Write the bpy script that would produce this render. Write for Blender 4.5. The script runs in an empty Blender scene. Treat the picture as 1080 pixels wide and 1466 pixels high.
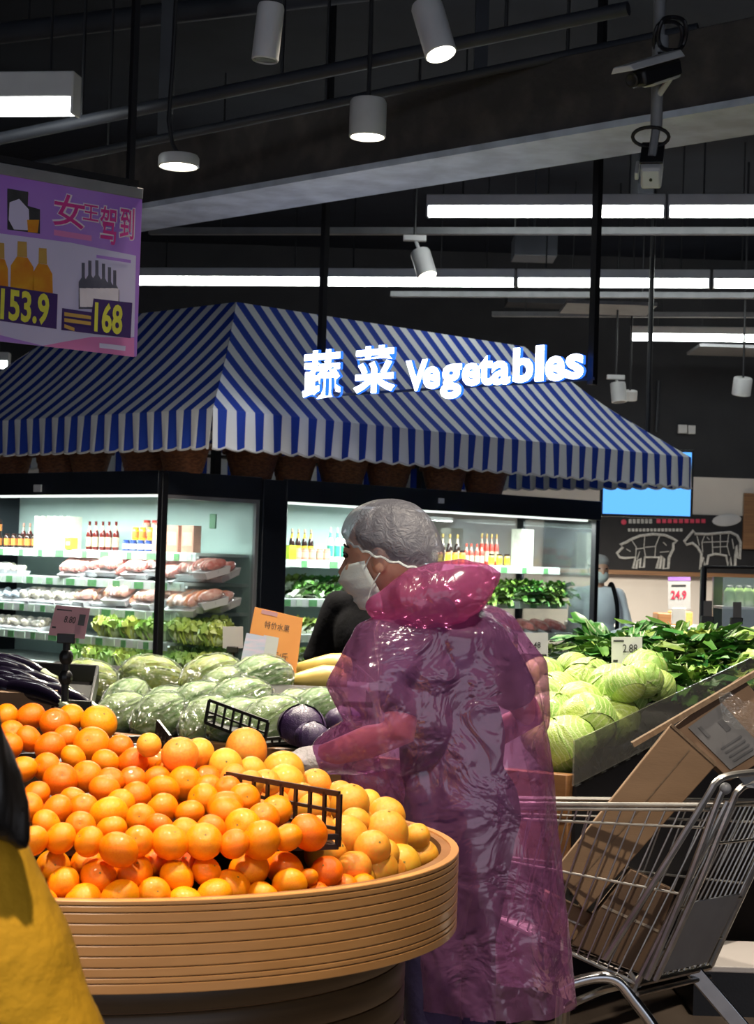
import bpy, math, random
from mathutils import Vector as V, Matrix as M, noise as NZ
random.seed(7)
SC = bpy.context.scene
COL = SC.collection
R = math.radians
PI = math.pi
# ------------------------------------------------------------------ camera
FPX = 2700.0
ROLL = R(1.8)
PITCH = math.atan(72 / FPX)
CAMZ = 1.40
cd = bpy.data.cameras.new('camera'); cam = bpy.data.objects.new('camera', cd); COL.objects.link(cam)
cd.sensor_fit = 'VERTICAL'; cd.sensor_height = 36.0; cd.lens = FPX / 1466 * 36.0
cd.clip_start = 0.05; cd.clip_end = 200
cam.matrix_world = M.Translation((0, 0, CAMZ)) @ M.Rotation(PI / 2 + PITCH, 4, 'X') @ M.Rotation(ROLL, 4, 'Z')
SC.camera = cam
cd.dof.use_dof = True; cd.dof.focus_distance = 4.6; cd.dof.aperture_fstop = 14
# ------------------------------------------------------------------ world, exposure
w = bpy.data.worlds.new('world'); SC.world = w; w.use_nodes = True
bg = w.node_tree.nodes['Background']; bg.inputs[0].default_value = (0.80, 0.87, 1.0, 1); bg.inputs[1].default_value = 0.66
SC.view_settings.view_transform = 'Standard'; SC.view_settings.look = 'None'
SC.view_settings.exposure = 0.62; SC.view_settings.gamma = 1.0; SC.view_settings.use_curve_mapping = False

def ray(px, py):
    u = px - 540.0; v = py - 733.0
    c, s = math.cos(ROLL), math.sin(ROLL)
    a = u * c + v * s; b = -u * s + v * c
    cp, sp = math.cos(PITCH), math.sin(PITCH)
    return V((a, FPX * cp + b * sp, FPX * sp - b * cp))
EYE = V((0, 0, CAMZ))
def at(px, py, Y):
    d = ray(px, py); return EYE + d * (Y / d.y)
def atz(px, py, z):
    d = ray(px, py); return EYE + d * ((z - CAMZ) / d.z)
def onplane(px, py, P, n):
    d = ray(px, py); return EYE + d * ((P - EYE).dot(n) / d.dot(n))

# ------------------------------------------------------------------ mesh builder
class MB:
    def __init__(s): s.v = []; s.f = []; s.uv = None
    def add(s, vs, fs):
        o = len(s.v); s.v += [V(p) for p in vs]; s.f += [tuple(i + o for i in f) for f in fs]; return s
    def box(s, c, size, X=V((1, 0, 0)), Y=V((0, 1, 0)), Z=V((0, 0, 1))):
        c = V(c); hx, hy, hz = (V(X) * size[0] / 2, V(Y) * size[1] / 2, V(Z) * size[2] / 2)
        vs = [c - hx - hy - hz, c + hx - hy - hz, c + hx + hy - hz, c - hx + hy - hz,
              c - hx - hy + hz, c + hx - hy + hz, c + hx + hy + hz, c - hx + hy + hz]
        return s.add(vs, [(3, 2, 1, 0), (4, 5, 6, 7), (0, 1, 5, 4), (1, 2, 6, 5), (2, 3, 7, 6), (3, 0, 4, 7)])
    def hexa(s, b, t):
        n = len(b)
        return s.add(list(b) + list(t), [tuple(range(n))[::-1], tuple(range(n, 2 * n))] + [(i, (i + 1) % n, n + (i + 1) % n, n + i) for i in range(n)])
    def loft(s, rings, cap0=True, cap1=True):
        n = len(rings[0]); vs = [p for r in rings for p in r]; fs = []
        for k in range(len(rings) - 1):
            for i in range(n):
                j = (i + 1) % n
                fs.append((k * n + i, k * n + j, (k + 1) * n + j, (k + 1) * n + i))
        if cap0: fs.append(tuple(range(n))[::-1])
        if cap1: fs.append(tuple((len(rings) - 1) * n + i for i in range(n)))
        return s.add(vs, fs)
    def grid(s, rows):
        n = len(rows[0]); vs = [p for r in rows for p in r]; fs = []
        for k in range(len(rows) - 1):
            for i in range(n - 1):
                fs.append((k * n + i, k * n + i + 1, (k + 1) * n + i + 1, (k + 1) * n + i))
        return s.add(vs, fs)
    def tube(s, pts, r, seg=8, closed=False, cap=True):
        pts = [V(p) for p in pts]; n = len(pts)
        rs = r if isinstance(r, (list, tuple)) else [r] * n
        rings = []; up = None
        for i, p in enumerate(pts):
            a = pts[(i - 1) % n] if (i > 0 or closed) else p
            b = pts[(i + 1) % n] if (i < n - 1 or closed) else p
            t = (b - a).normalized()
            if up is None:
                up = t.orthogonal().normalized()
            up = (up - t * up.dot(t))
            up = up.normalized() if up.length > 1e-6 else t.orthogonal().normalized()
            sd = t.cross(up)
            rings.append([p + (up * math.cos(2 * PI * k / seg) + sd * math.sin(2 * PI * k / seg)) * rs[i] for k in range(seg)])
        if closed: rings.append(rings[0]); return s.loft(rings, False, False)
        return s.loft(rings, cap, cap)
    def capsule(s, pts, rs, seg=14):
        """tapered limb with rounded ends"""
        pts = [V(p) for p in pts]; P = []; Q = []
        d0 = (pts[0] - pts[1]).normalized(); d1 = (pts[-1] - pts[-2]).normalized()
        for k in (0.98, 0.8, 0.45): P.append(pts[0] + d0 * rs[0] * k); Q.append(rs[0] * math.sqrt(1 - k * k))
        for p, q in zip(pts, rs): P.append(p); Q.append(q)
        for k in (0.45, 0.8, 0.98): P.append(pts[-1] + d1 * rs[-1] * k); Q.append(rs[-1] * math.sqrt(1 - k * k))
        return s.tube(P, Q, seg)
    def lathe(s, prof, seg=24, c=(0, 0, 0), X=V((1, 0, 0)), Y=V((0, 1, 0)), Z=V((0, 0, 1)), cap=True):
        c = V(c)
        rings = [[c + (V(X) * math.cos(2 * PI * k / seg) + V(Y) * math.sin(2 * PI * k / seg)) * r + V(Z) * z for k in range(seg)] for r, z in prof]
        return s.loft(rings, cap, cap)
    def ell(s, c, rad, X=V((1, 0, 0)), Y=V((0, 1, 0)), Z=V((0, 0, 1)), nu=20, nv=12, fn=None):
        c = V(c); vs = []; fs = []
        def pt(th, ph):
            d = V((math.sin(th) * math.cos(ph), math.sin(th) * math.sin(ph), math.cos(th)))
            k = fn(d) if fn else 1.0
            return c + (V(X) * d.x * rad[0] + V(Y) * d.y * rad[1] + V(Z) * d.z * rad[2]) * k
        vs.append(pt(0, 0))
        for i in range(1, nv):
            for j in range(nu): vs.append(pt(PI * i / nv, 2 * PI * j / nu))
        vs.append(pt(PI, 0))
        for j in range(nu): fs.append((0, 1 + j, 1 + (j + 1) % nu))
        for i in range(nv - 2):
            for j in range(nu):
                a = 1 + i * nu + j; b = 1 + i * nu + (j + 1) % nu
                fs.append((a, a + nu, b + nu, b))
        L = len(vs) - 1
        for j in range(nu): fs.append((L, L - nu + (j + 1) % nu, L - nu + j))
        return s.add(vs, fs)

WLOC = {}
def mesh_of(name, mb, m, smooth=True, off=V((0, 0, 0)), ang=None):
    me = bpy.data.meshes.new(name)
    me.from_pydata([p - off for p in mb.v], [], mb.f); me.validate(); me.update()
    if smooth:
        me.polygons.foreach_set('use_smooth', [True] * len(me.polygons))
        if ang is not None: me.set_sharp_from_angle(angle=R(ang))
    if mb.uv:
        ul = me.uv_layers.new(name='UVMap')
        for lp in me.loops: ul.data[lp.index].uv = mb.uv[lp.vertex_index]
    if m: me.materials.append(m)
    return me
def obj(name, mb, m, parent=None, origin=None, smooth=True, ang=35, bevel=0):
    base = WLOC.get(parent, V((0, 0, 0))) if parent else V((0, 0, 0))
    org = V(origin) if origin is not None else base.copy()
    o = bpy.data.objects.new(name, mesh_of(name, mb, m, smooth, org, ang)); COL.objects.link(o)
    if parent: o.parent = parent
    o.location = org - base
    WLOC[o] = org
    if bevel:
        b = o.modifiers.new('bevel', 'BEVEL'); b.width = bevel; b.segments = 2; b.limit_method = 'ANGLE'
    return o
def tag(o, label=None, cat=None, group=None, kind=None):
    if label: o['label'] = label
    if cat: o['category'] = cat
    if group: o['group'] = group
    if kind: o['kind'] = kind
    return o
def thing(name, loc, label, cat, group=None):
    o = bpy.data.objects.new(name, None); COL.objects.link(o); o.location = loc; o.empty_display_size = 0.05
    WLOC[o] = V(loc)
    return tag(o, label, cat, group)
def dup(root, loc=None, rot=None, scale=None, label=None, group=None, parent=None):
    r = root.copy(); COL.objects.link(r)
    if parent is not None: r.parent = parent
    if loc is not None: r.location = loc; WLOC[r] = V(loc)
    if rot is not None: r.rotation_euler = rot
    if scale is not None: r.scale = scale if hasattr(scale, '__len__') else (scale,) * 3
    if label: r['label'] = label
    if group: r['group'] = group
    for ch in root.children:
        c = ch.copy(); COL.objects.link(c); c.parent = r
        for g in ch.children:
            d = g.copy(); COL.objects.link(d); d.parent = c
    return r
def remesh(mb, voxel, smooth=4, fac=0.5, post=None):
    """closed overlapping pieces fused into one continuous surface"""
    me = bpy.data.meshes.new('tmp'); me.from_pydata(mb.v, [], mb.f); me.update()
    o = bpy.data.objects.new('tmp', me); COL.objects.link(o)
    r = o.modifiers.new('r', 'REMESH'); r.mode = 'VOXEL'; r.voxel_size = voxel
    s = o.modifiers.new('s', 'SMOOTH'); s.iterations = smooth; s.factor = fac
    dg = bpy.context.evaluated_depsgraph_get()
    e = o.evaluated_get(dg); m2 = bpy.data.meshes.new_from_object(e)
    out = MB(); out.v = [v.co.copy() for v in m2.vertices]; out.f = [tuple(p.vertices) for p in m2.polygons]
    nrm = [v.normal.copy() for v in m2.vertices]
    bpy.data.objects.remove(o); bpy.data.meshes.remove(me); bpy.data.meshes.remove(m2)
    if post: out.v = [post(p, n) for p, n in zip(out.v, nrm)]
    return out
def text_mb(body, P, X, Z, w_, h_, bold=0.0, ext=0.0, shear=0.0):
    """letters fitted into w_ x h_ centred on P in the plane X,Z, facing X cross Z reversed"""
    cu = bpy.data.curves.new('t', 'FONT'); cu.body = body; cu.size = 1; cu.offset = bold; cu.extrude = 0.01 if ext else 0.0
    cu.resolution_u = 3; cu.shear = shear
    o = bpy.data.objects.new('t', cu); COL.objects.link(o)
    dg = bpy.context.evaluated_depsgraph_get(); dg.update()
    me = bpy.data.meshes.new_from_object(o.evaluated_get(dg))
    vs = [v.co.copy() for v in me.vertices]; fs = [tuple(p.vertices) for p in me.polygons]
    bpy.data.objects.remove(o); bpy.data.curves.remove(cu); bpy.data.meshes.remove(me)
    mb = MB()
    if not vs: return mb
    x0 = min(v.x for v in vs); x1 = max(v.x for v in vs); y0 = min(v.y for v in vs); y1 = max(v.y for v in vs)
    N = V(X).cross(V(Z))
    out = []
    for v in vs:
        d = 0.0
        if ext: d = ext / 2 * (1 if v.z > 0 else -1)
        out.append(V(P) + V(X) * ((v.x - x0) / max(x1 - x0, 1e-6) - .5) * w_ + V(Z) * ((v.y - y0) / max(y1 - y0, 1e-6) - .5) * h_ + N * d)
    return mb.add(out, fs)

# ------------------------------------------------------------------ materials
def nt(m): return m.node_tree.nodes, m.node_tree.links
def mat(name, col, rough=.5, metal=0., spec=.5, col2=None, ns=8., nd=3., nfac=(.35, .65), bump=0., bs=40., bd=4., coat=0., emit=None, es=0.,
        var=0., sub=0., subc=None, alpha=1., trans=0., aniso=None, coords='Object'):
    m = bpy.data.materials.new(name); m.use_nodes = True; N, L = nt(m)
    b = N['Principled BSDF']
    c = (*col, 1)
    b.inputs['Base Color'].default_value = c; b.inputs['Roughness'].default_value = rough; b.inputs['Metallic'].default_value = metal
    b.inputs['Specular IOR Level'].default_value = spec; b.inputs['Coat Weight'].default_value = coat; b.inputs['Coat Roughness'].default_value = .08
    b.inputs['Alpha'].default_value = alpha; b.inputs['Transmission Weight'].default_value = trans
    if sub:
        b.inputs['Subsurface Weight'].default_value = sub; b.inputs['Subsurface Radius'].default_value = subc or (.02, .008, .004); b.inputs['Subsurface Scale'].default_value = 1
    if emit: b.inputs['Emission Color'].default_value = (*emit, 1); b.inputs['Emission Strength'].default_value = es
    tc = N.new('ShaderNodeTexCoord')
    src = None
    if col2 or bump:
        mp = N.new('ShaderNodeMapping'); L.new(tc.outputs[coords], mp.inputs[0])
        if aniso: mp.inputs['Scale'].default_value = aniso
    if col2:
        n = N.new('ShaderNodeTexNoise'); n.inputs['Scale'].default_value = ns; n.inputs['Detail'].default_value = nd; L.new(mp.outputs[0], n.inputs['Vector'])
        rp = N.new('ShaderNodeValToRGB'); rp.color_ramp.elements[0].position = nfac[0]; rp.color_ramp.elements[1].position = nfac[1]
        rp.color_ramp.elements[0].color = c; rp.color_ramp.elements[1].color = (*col2, 1)
        L.new(n.outputs['Fac'], rp.inputs[0]); src = rp.outputs[0]; L.new(src, b.inputs['Base Color'])
    if var:
        oi = N.new('ShaderNodeObjectInfo'); hs = N.new('ShaderNodeHueSaturation')
        mr = N.new('ShaderNodeMapRange'); mr.inputs[3].default_value = .5 - var * .12; mr.inputs[4].default_value = .5 + var * .12
        L.new(oi.outputs['Random'], mr.inputs[0]); L.new(mr.outputs[0], hs.inputs['Hue'])
        m2 = N.new('ShaderNodeMapRange'); m2.inputs[3].default_value = 1 + var * .35; m2.inputs[4].default_value = 1 - var * .35
        L.new(oi.outputs['Random'], m2.inputs[0]); L.new(m2.outputs[0], hs.inputs['Value'])
        if src: L.new(src, hs.inputs['Color'])
        else: hs.inputs['Color'].default_value = c
        L.new(hs.outputs[0], b.inputs['Base Color'])
    if bump:
        n2 = N.new('ShaderNodeTexNoise'); n2.inputs['Scale'].default_value = bs; n2.inputs['Detail'].default_value = bd; L.new(mp.outputs[0], n2.inputs['Vector'])
        bu = N.new('ShaderNodeBump'); bu.inputs['Strength'].default_value = bump; bu.inputs['Distance'].default_value = .01
        L.new(n2.outputs['Fac'], bu.inputs['Height']); L.new(bu.outputs[0], b.inputs['Normal'])
    return m
def film(name, tint, body, op, rough=.12, crinkle=0., cs=18., transl=0., edge=0.0, gmax=.55, ridged=0.):
    """thin clear sheet: tinted see-through share + glossy body share"""
    m = bpy.data.materials.new(name); m.use_nodes = True; N, L = nt(m); N.remove(N['Principled BSDF'])
    out = N['Material Output']
    tr = N.new('ShaderNodeBsdfTransparent'); tr.inputs[0].default_value = (*tint, 1)
    p = N.new('ShaderNodeBsdfPrincipled'); p.inputs['Base Color'].default_value = (*body, 1); p.inputs['Roughness'].default_value = .5
    p.inputs['Specular IOR Level'].default_value = .2
    base = p.outputs[0]
    if transl:
        tl = N.new('ShaderNodeBsdfTranslucent'); tl.inputs[0].default_value = (*body, 1)
        mx0 = N.new('ShaderNodeMixShader'); mx0.inputs[0].default_value = transl; L.new(p.outputs[0], mx0.inputs[1]); L.new(tl.outputs[0], mx0.inputs[2]); base = mx0.outputs[0]
    mx = N.new('ShaderNodeMixShader'); mx.inputs[0].default_value = op
    L.new(tr.outputs[0], mx.inputs[1]); L.new(base, mx.inputs[2])
    gl = N.new('ShaderNodeBsdfGlossy'); gl.inputs[0].default_value = (1, 1, 1, 1); gl.inputs['Roughness'].default_value = rough
    fr = N.new('ShaderNodeLayerWeight'); fr.inputs[0].default_value = .35
    mr = N.new('ShaderNodeMapRange'); mr.inputs[3].default_value = .035 + edge; mr.inputs[4].default_value = gmax
    L.new(fr.outputs['Fresnel'], mr.inputs[0])
    m2 = N.new('ShaderNodeMixShader'); L.new(mr.outputs[0], m2.inputs[0]); L.new(mx.outputs[0], m2.inputs[1]); L.new(gl.outputs[0], m2.inputs[2])
    L.new(m2.outputs[0], out.inputs[0])
    if crinkle:
        tc = N.new('ShaderNodeTexCoord')
        n1 = N.new('ShaderNodeTexNoise'); n1.inputs['Scale'].default_value = cs; n1.inputs['Detail'].default_value = 3; n1.inputs['Distortion'].default_value = 1.2
        L.new(tc.outputs['Object'], n1.inputs['Vector'])
        vo = N.new('ShaderNodeTexVoronoi'); vo.feature = 'DISTANCE_TO_EDGE'; vo.inputs['Scale'].default_value = cs * .7
        mpv = N.new('ShaderNodeMapping'); mpv.inputs['Scale'].default_value = (1, 1, .45); L.new(tc.outputs['Object'], mpv.inputs[0])
        ad = N.new('ShaderNodeVectorMath'); ad.operation = 'ADD'; L.new(mpv.outputs[0], ad.inputs[0]); L.new(n1.outputs['Color'], ad.inputs[1]); 
        sc = N.new('ShaderNodeVectorMath'); sc.operation = 'SCALE'; sc.inputs['Scale'].default_value = .12; L.new(n1.outputs['Color'], sc.inputs[0]); L.new(sc.outputs[0], ad.inputs[1])
        L.new(ad.outputs[0], vo.inputs['Vector'])
        mm = N.new('ShaderNodeMath'); mm.operation = 'ADD'; L.new(n1.outputs['Fac'], mm.inputs[0]); L.new(vo.outputs['Distance'], mm.inputs[1])
        bu = N.new('ShaderNodeBump'); bu.inputs['Strength'].default_value = crinkle; bu.inputs['Distance'].default_value = .02 if cs > 3 else .25
        hgt = mm.outputs[0]
        if ridged:
            rn = N.new('ShaderNodeTexNoise'); rn.noise_type = 'RIDGED_MULTIFRACTAL'; rn.inputs['Scale'].default_value = ridged; rn.inputs['Detail'].default_value = 2.5
            mpr = N.new('ShaderNodeMapping'); mpr.inputs['Scale'].default_value = (1, 1, .5); mpr.inputs['Rotation'].default_value = (.25, .35, 0); L.new(tc.outputs['Object'], mpr.inputs[0]); L.new(mpr.outputs[0], rn.inputs['Vector'])
            m3 = N.new('ShaderNodeMath'); m3.operation = 'MULTIPLY_ADD'; m3.inputs[1].default_value = .8; L.new(rn.outputs['Fac'], m3.inputs[0]); L.new(mm.outputs[0], m3.inputs[2]); hgt = m3.outputs[0]
        L.new(hgt, bu.inputs['Height']); L.new(bu.outputs[0], gl.inputs['Normal']); L.new(bu.outputs[0], p.inputs['Normal'])
    return m
def stripe_mat(name, a, b, period, rough=.8):
    m = bpy.data.materials.new(name); m.use_nodes = True; N, L = nt(m); p = N['Principled BSDF']; p.inputs['Roughness'].default_value = rough
    p.inputs['Specular IOR Level'].default_value = .15
    tc = N.new('ShaderNodeTexCoord'); sx = N.new('ShaderNodeSeparateXYZ'); L.new(tc.outputs['UV'], sx.inputs[0])
    d = N.new('ShaderNodeMath'); d.operation = 'DIVIDE'; d.inputs[1].default_value = period; L.new(sx.outputs[0], d.inputs[0])
    fr = N.new('ShaderNodeMath'); fr.operation = 'FRACT'; L.new(d.outputs[0], fr.inputs[0])
    gt = N.new('ShaderNodeMath'); gt.operation = 'GREATER_THAN'; gt.inputs[1].default_value = .5; L.new(fr.outputs[0], gt.inputs[0])
    mx = N.new('ShaderNodeMix'); mx.data_type = 'RGBA'; mx.inputs[6].default_value = (*a, 1); mx.inputs[7].default_value = (*b, 1); L.new(gt.outputs[0], mx.inputs[0])
    L.new(mx.outputs[2], p.inputs['Base Color'])
    n = N.new('ShaderNodeTexNoise'); n.inputs['Scale'].default_value = 300; L.new(tc.outputs['UV'], n.inputs['Vector'])
    bu = N.new('ShaderNodeBump'); bu.inputs['Strength'].default_value = .2; bu.inputs['Distance'].default_value = .004; L.new(n.outputs['Fac'], bu.inputs['Height']); L.new(bu.outputs[0], p.inputs['Normal'])
    return m
def emitter(name, col, s):
    m = bpy.data.materials.new(name); m.use_nodes = True; N, L = nt(m); N.remove(N['Principled BSDF'])
    e = N.new('ShaderNodeEmission'); e.inputs[0].default_value = (*col, 1); e.inputs[1].default_value = s; L.new(e.outputs[0], N['Material Output'].inputs[0]); return m

K = {}
K['dark_ceiling'] = mat('dark_ceiling_paint', (.006, .0085, .017), .85, spec=.2, col2=(.010, .014, .025), ns=2)
K['beam'] = mat('sprayed_beam_coating', (.062, .056, .056), .85, col2=(.13, .11, .10), ns=5, bump=.5, bs=25, nfac=(.45, .8))
K['beam_flange'] = mat('lit_flange_tone', (.66, .73, .88), .5, col2=(.45, .50, .62), ns=6, bump=.3, bs=30)  # blue-white lamp light on the beam underside, put into its colour
K['duct'] = mat('duct_dark_metal', (.022, .025, .034), .6, col2=(.032, .036, .048), ns=4)
K['black'] = mat('black_powder_coat', (.008, .008, .011), .45, bump=.05, bs=120)
K['black_plastic'] = mat('black_plastic', (.012, .011, .011), .42, bump=.05, bs=90)
K['brown_plastic'] = mat('dark_brown_plastic', (.02, .011, .008), .4, bump=.05, bs=90)
K['white_metal'] = mat('white_lacquer', (.62, .62, .62), .4, col2=(.55, .55, .56), ns=6)
K['grey_metal'] = mat('grey_enamel', (.23, .235, .25), .45, col2=(.19, .195, .21), ns=9)
K['steel'] = mat('zinc_steel', (.55, .53, .50), .32, metal=1, col2=(.40, .385, .37), ns=18)
K['chrome'] = mat('worn_chrome', (.62, .62, .64), .18, metal=1, col2=(.5, .5, .52), ns=12)
K['tube'] = emitter('lamp_tube_glow', (.95, 1, .96), 10.0)
K['spot_face'] = emitter('spot_lamp_glow', (1, .93, .74), 9.0)
K['letter_face'] = emitter('letter_face_glow', (.93, .97, 1), 6.0)
K['letter_side'] = emitter('letter_halo_glow', (.03, .17, .95), 1.1)
K['led'] = emitter('fridge_led_glow', (.9, 1, .96), 0.9)
K['screen'] = emitter('screen_blue_glow', (.10, .36, .92), 1.1)
K['floor'] = mat('brown_wood_floor', (.075, .055, .042), .35, col2=(.13, .10, .078), ns=6, aniso=(1, .12, 1), bump=.05, bs=20)
K['wall_dark'] = mat('charcoal_wall', (.020, .021, .026), .8, col2=(.026, .027, .033), ns=3)
K['wall_light'] = mat('pale_wall', (.74, .68, .64), .7, col2=(.7, .64, .6), ns=3)
K['board_black'] = mat('blackboard_panel', (.006, .006, .010), .7, col2=(.009, .009, .014), ns=8)
K['chalk'] = mat('chalk_line', (.62, .62, .62), .9, col2=(.4, .4, .4), ns=60)
K['stripe'] = stripe_mat('striped_awning_cloth', (.78, .80, .84), (.022, .06, .40), .136)
K['fridge_in'] = mat('mint_enamel', (.50, .66, .62), .4, col2=(.46, .62, .58), ns=4)
K['fridge_shelf'] = mat('white_shelf_enamel', (.62, .68, .66), .35, col2=(.56, .62, .6), ns=5)
K['fridge_blk'] = mat('fridge_black_panel', (.010, .013, .020), .35, bump=.03, bs=60)
K['glass'] = film('clear_glass', (.93, .97, .96), (.6, .7, .7), .05, rough=.03)
K['acrylic'] = film('clear_acrylic', (.90, .90, .88), (.6, .58, .55), .14, rough=.1, crinkle=.15, cs=8)
K['wrap'] = film('cling_wrap', (.97, .97, .97), (.8, .85, .8), .06, rough=.12, crinkle=.7, cs=26, edge=.02)
K['bag'] = film('vegetable_bag_film', (.95, .97, .95), (.72, .80, .72), .13, rough=.16, crinkle=1.0, cs=2.2, edge=.05, ridged=2.6)
K['tag_green'] = mat('green_tag', (.10, .30, .12), .5, col2=(.14, .36, .15), ns=30)
K['tag_pale'] = mat('pale_tag', (.55, .68, .56), .5, col2=(.5, .62, .52), ns=30)
K['wicker'] = mat('wicker', (.30, .11, .038), .6, col2=(.15, .052, .02), ns=40, aniso=(1, 1, 2.5), bump=1, bs=60)
K['wood_rail'] = mat('warm_wood', (.30, .145, .055), .4, col2=(.20, .09, .035), ns=5, aniso=(.4, .4, 9), bump=.08, bs=30)
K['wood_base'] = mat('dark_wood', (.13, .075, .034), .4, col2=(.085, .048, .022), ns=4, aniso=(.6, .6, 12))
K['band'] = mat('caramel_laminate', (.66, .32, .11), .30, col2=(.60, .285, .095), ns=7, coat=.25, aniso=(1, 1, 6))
K['groove'] = mat('groove_dark', (.30, .14, .05), .5, col2=(.24, .11, .04), ns=9)
K['tangerine'] = mat('tangerine_peel', (.94, .235, .0), .38, spec=.35, col2=(.90, .175, .0), ns=14, bump=.22, bs=170, var=.10, sub=.12, subc=(.012, .004, .001), coat=.12)
K['tang_yel'] = mat('yellow_tangerine_peel', (.92, .33, .002), .36, spec=.35, col2=(.88, .235, .002), ns=16, bump=.22, bs=170, var=.08, sub=.1, coat=.12)
K['grape'] = mat('grapefruit_peel', (.82, .30, .022), .38, col2=(.76, .37, .03), ns=9, bump=.25, bs=150, var=.16, sub=.1, subc=(.012, .005, .001), coat=.1)
K['calyx'] = mat('dry_calyx', (.10, .12, .02), .7, col2=(.2, .16, .04), ns=200)
def veg_mat(name, lo, hi, vein, rough=.4, scale=4., coat=.1, dist=3., dirn='X', streak=None):
    m = mat(name, lo, rough, col2=hi, ns=9, nd=4, var=.2, bump=.35, bs=22, coat=coat)
    N, L = nt(m); b = N['Principled BSDF']
    tc = N.new('ShaderNodeTexCoord'); wv = N.new('ShaderNodeTexWave'); wv.inputs['Scale'].default_value = scale; wv.inputs['Distortion'].default_value = dist; wv.inputs['Detail'].default_value = 3
    wv.bands_direction = dirn
    L.new(tc.outputs['Object'], wv.inputs['Vector'])
    if streak:
        N.remove(wv); wv = N.new('ShaderNodeTexNoise'); wv.inputs['Scale'].default_value = 1.0; wv.inputs['Detail'].default_value = 3; mp_ = N.new('ShaderNodeMapping'); mp_.inputs['Scale'].default_value = streak; L.new(tc.outputs['Object'], mp_.inputs[0]); L.new(mp_.outputs[0], wv.inputs['Vector'])
    rp = N.new('ShaderNodeValToRGB'); rp.color_ramp.elements[0].position = .80 if not streak else .48; rp.color_ramp.elements[1].position = .97 if not streak else .66
    L.new(wv.outputs['Fac'], rp.inputs[0])
    src = b.inputs['Base Color'].links[0].from_socket
    mx = N.new('ShaderNodeMix'); mx.data_type = 'RGBA'; L.new(rp.outputs[0], mx.inputs[0]); L.new(src, mx.inputs[6]); mx.inputs[7].default_value = (*vein, 1)
    L.new(mx.outputs[2], b.inputs['Base Color'])
    return m
K['cabbage'] = veg_mat('cabbage_leaf', (.33, .47, .09), (.42, .54, .15), (.52, .61, .27), scale=1.7, dist=5)
K['cabbage_out'] = veg_mat('outer_cabbage_leaf', (.27, .43, .07), (.37, .50, .13), (.50, .60, .25), scale=1.9, dist=6)
K['napa_pale'] = veg_mat('chinese_cabbage_pale', (.27, .43, .13), (.36, .50, .20), (.58, .65, .48), streak=(.7, 5, 5))
K['napa_green'] = veg_mat('chinese_cabbage_green', (.15, .31, .08), (.27, .42, .15), (.50, .58, .38), streak=(.7, 5, 5))
K['napa_yel'] = veg_mat('chinese_cabbage_yellow', (.42, .46, .07), (.34, .44, .10), (.58, .62, .32), streak=(.7, 5, 5))
K['leaf'] = mat('dark_green_leaf', (.05, .16, .022), .42, col2=(.12, .27, .045), ns=12, var=.4, spec=.5)
K['leaf_pale'] = mat('bright_green_leaf', (.34, .52, .09), .4, col2=(.46, .60, .17), ns=12, var=.3)
K['stalk'] = mat('pale_stalk', (.50, .62, .30), .4, col2=(.62, .7, .45), ns=10)
K['stalk_white'] = mat('white_stalk', (.72, .78, .66), .4, col2=(.62, .72, .5), ns=10)
K['purple_cab'] = veg_mat('purple_cabbage_leaf', (.03, .012, .055), (.05, .022, .08), (.06, .03, .095), streak=(3, 3, 3))
K['squash'] = mat('yellow_squash_skin', (.56, .40, .10), .4, col2=(.5, .35, .085), ns=8, bump=.1, bs=30)
K['eggplant'] = mat('eggplant_skin', (.006, .004, .012), .2, col2=(.009, .006, .017), ns=5, coat=.4)
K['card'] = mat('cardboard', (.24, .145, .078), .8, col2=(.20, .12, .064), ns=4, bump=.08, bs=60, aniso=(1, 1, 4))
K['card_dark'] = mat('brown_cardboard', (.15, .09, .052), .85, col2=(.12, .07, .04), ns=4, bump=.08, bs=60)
K['card_edge'] = mat('cardboard_edge', (.20, .135, .08), .9, col2=(.14, .09, .055), ns=60)
K['tape'] = film('packing_tape', (.9, .85, .75), (.6, .5, .38), .5, rough=.15)
K['paper'] = mat('white_paper', (.62, .62, .64), .7, col2=(.57, .57, .6), ns=10)
K['paper_pink'] = mat('pink_card', (.56, .30, .33), .6, col2=(.52, .27, .30), ns=10)
K['paper_orange'] = mat('orange_card', (.86, .36, .10), .55, col2=(.82, .33, .09), ns=8)
K['paper_grey'] = mat('grey_label', (.085, .083, .088), .6, col2=(.07, .068, .072), ns=8)
K['ink'] = mat('black_ink', (.03, .03, .035), .6, col2=(.05, .05, .055), ns=30)
K['ink_red'] = mat('red_ink', (.72, .05, .12), .5, col2=(.66, .04, .1), ns=30)
K['ink_yellow'] = mat('yellow_ink', (.80, .80, .08), .5, col2=(.72, .70, .08), ns=30)
K['ink_magenta'] = mat('magenta_ink', (.62, .03, .28), .5, col2=(.7, .05, .32), ns=30)
K['ink_white'] = mat('white_ink', (.86, .80, .88), .5, col2=(.8, .74, .83), ns=30)
K['poster_purple'] = mat('poster_purple', (.36, .15, .66), .5, col2=(.48, .28, .78), ns=2.5)
K['poster_lilac'] = mat('poster_lilac', (.66, .62, .88), .5, col2=(.60, .57, .82), ns=2)
K['poster_tag'] = mat('poster_price_box', (.05, .02, .14), .5, col2=(.06, .025, .17), ns=3)
K['poster_pink'] = mat('poster_pink', (.78, .24, .54), .5, col2=(.68, .24, .56), ns=3)
K['oil'] = mat('printed_oil', (.62, .17, .012), .5, col2=(.72, .36, .02), ns=12)
K['bottle_grey'] = mat('printed_bottle_grey', (.09, .09, .14), .5, col2=(.16, .16, .22), ns=12)
K['gold'] = mat('printed_gold', (.58, .36, .09), .5, col2=(.52, .31, .07), ns=10)
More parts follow.
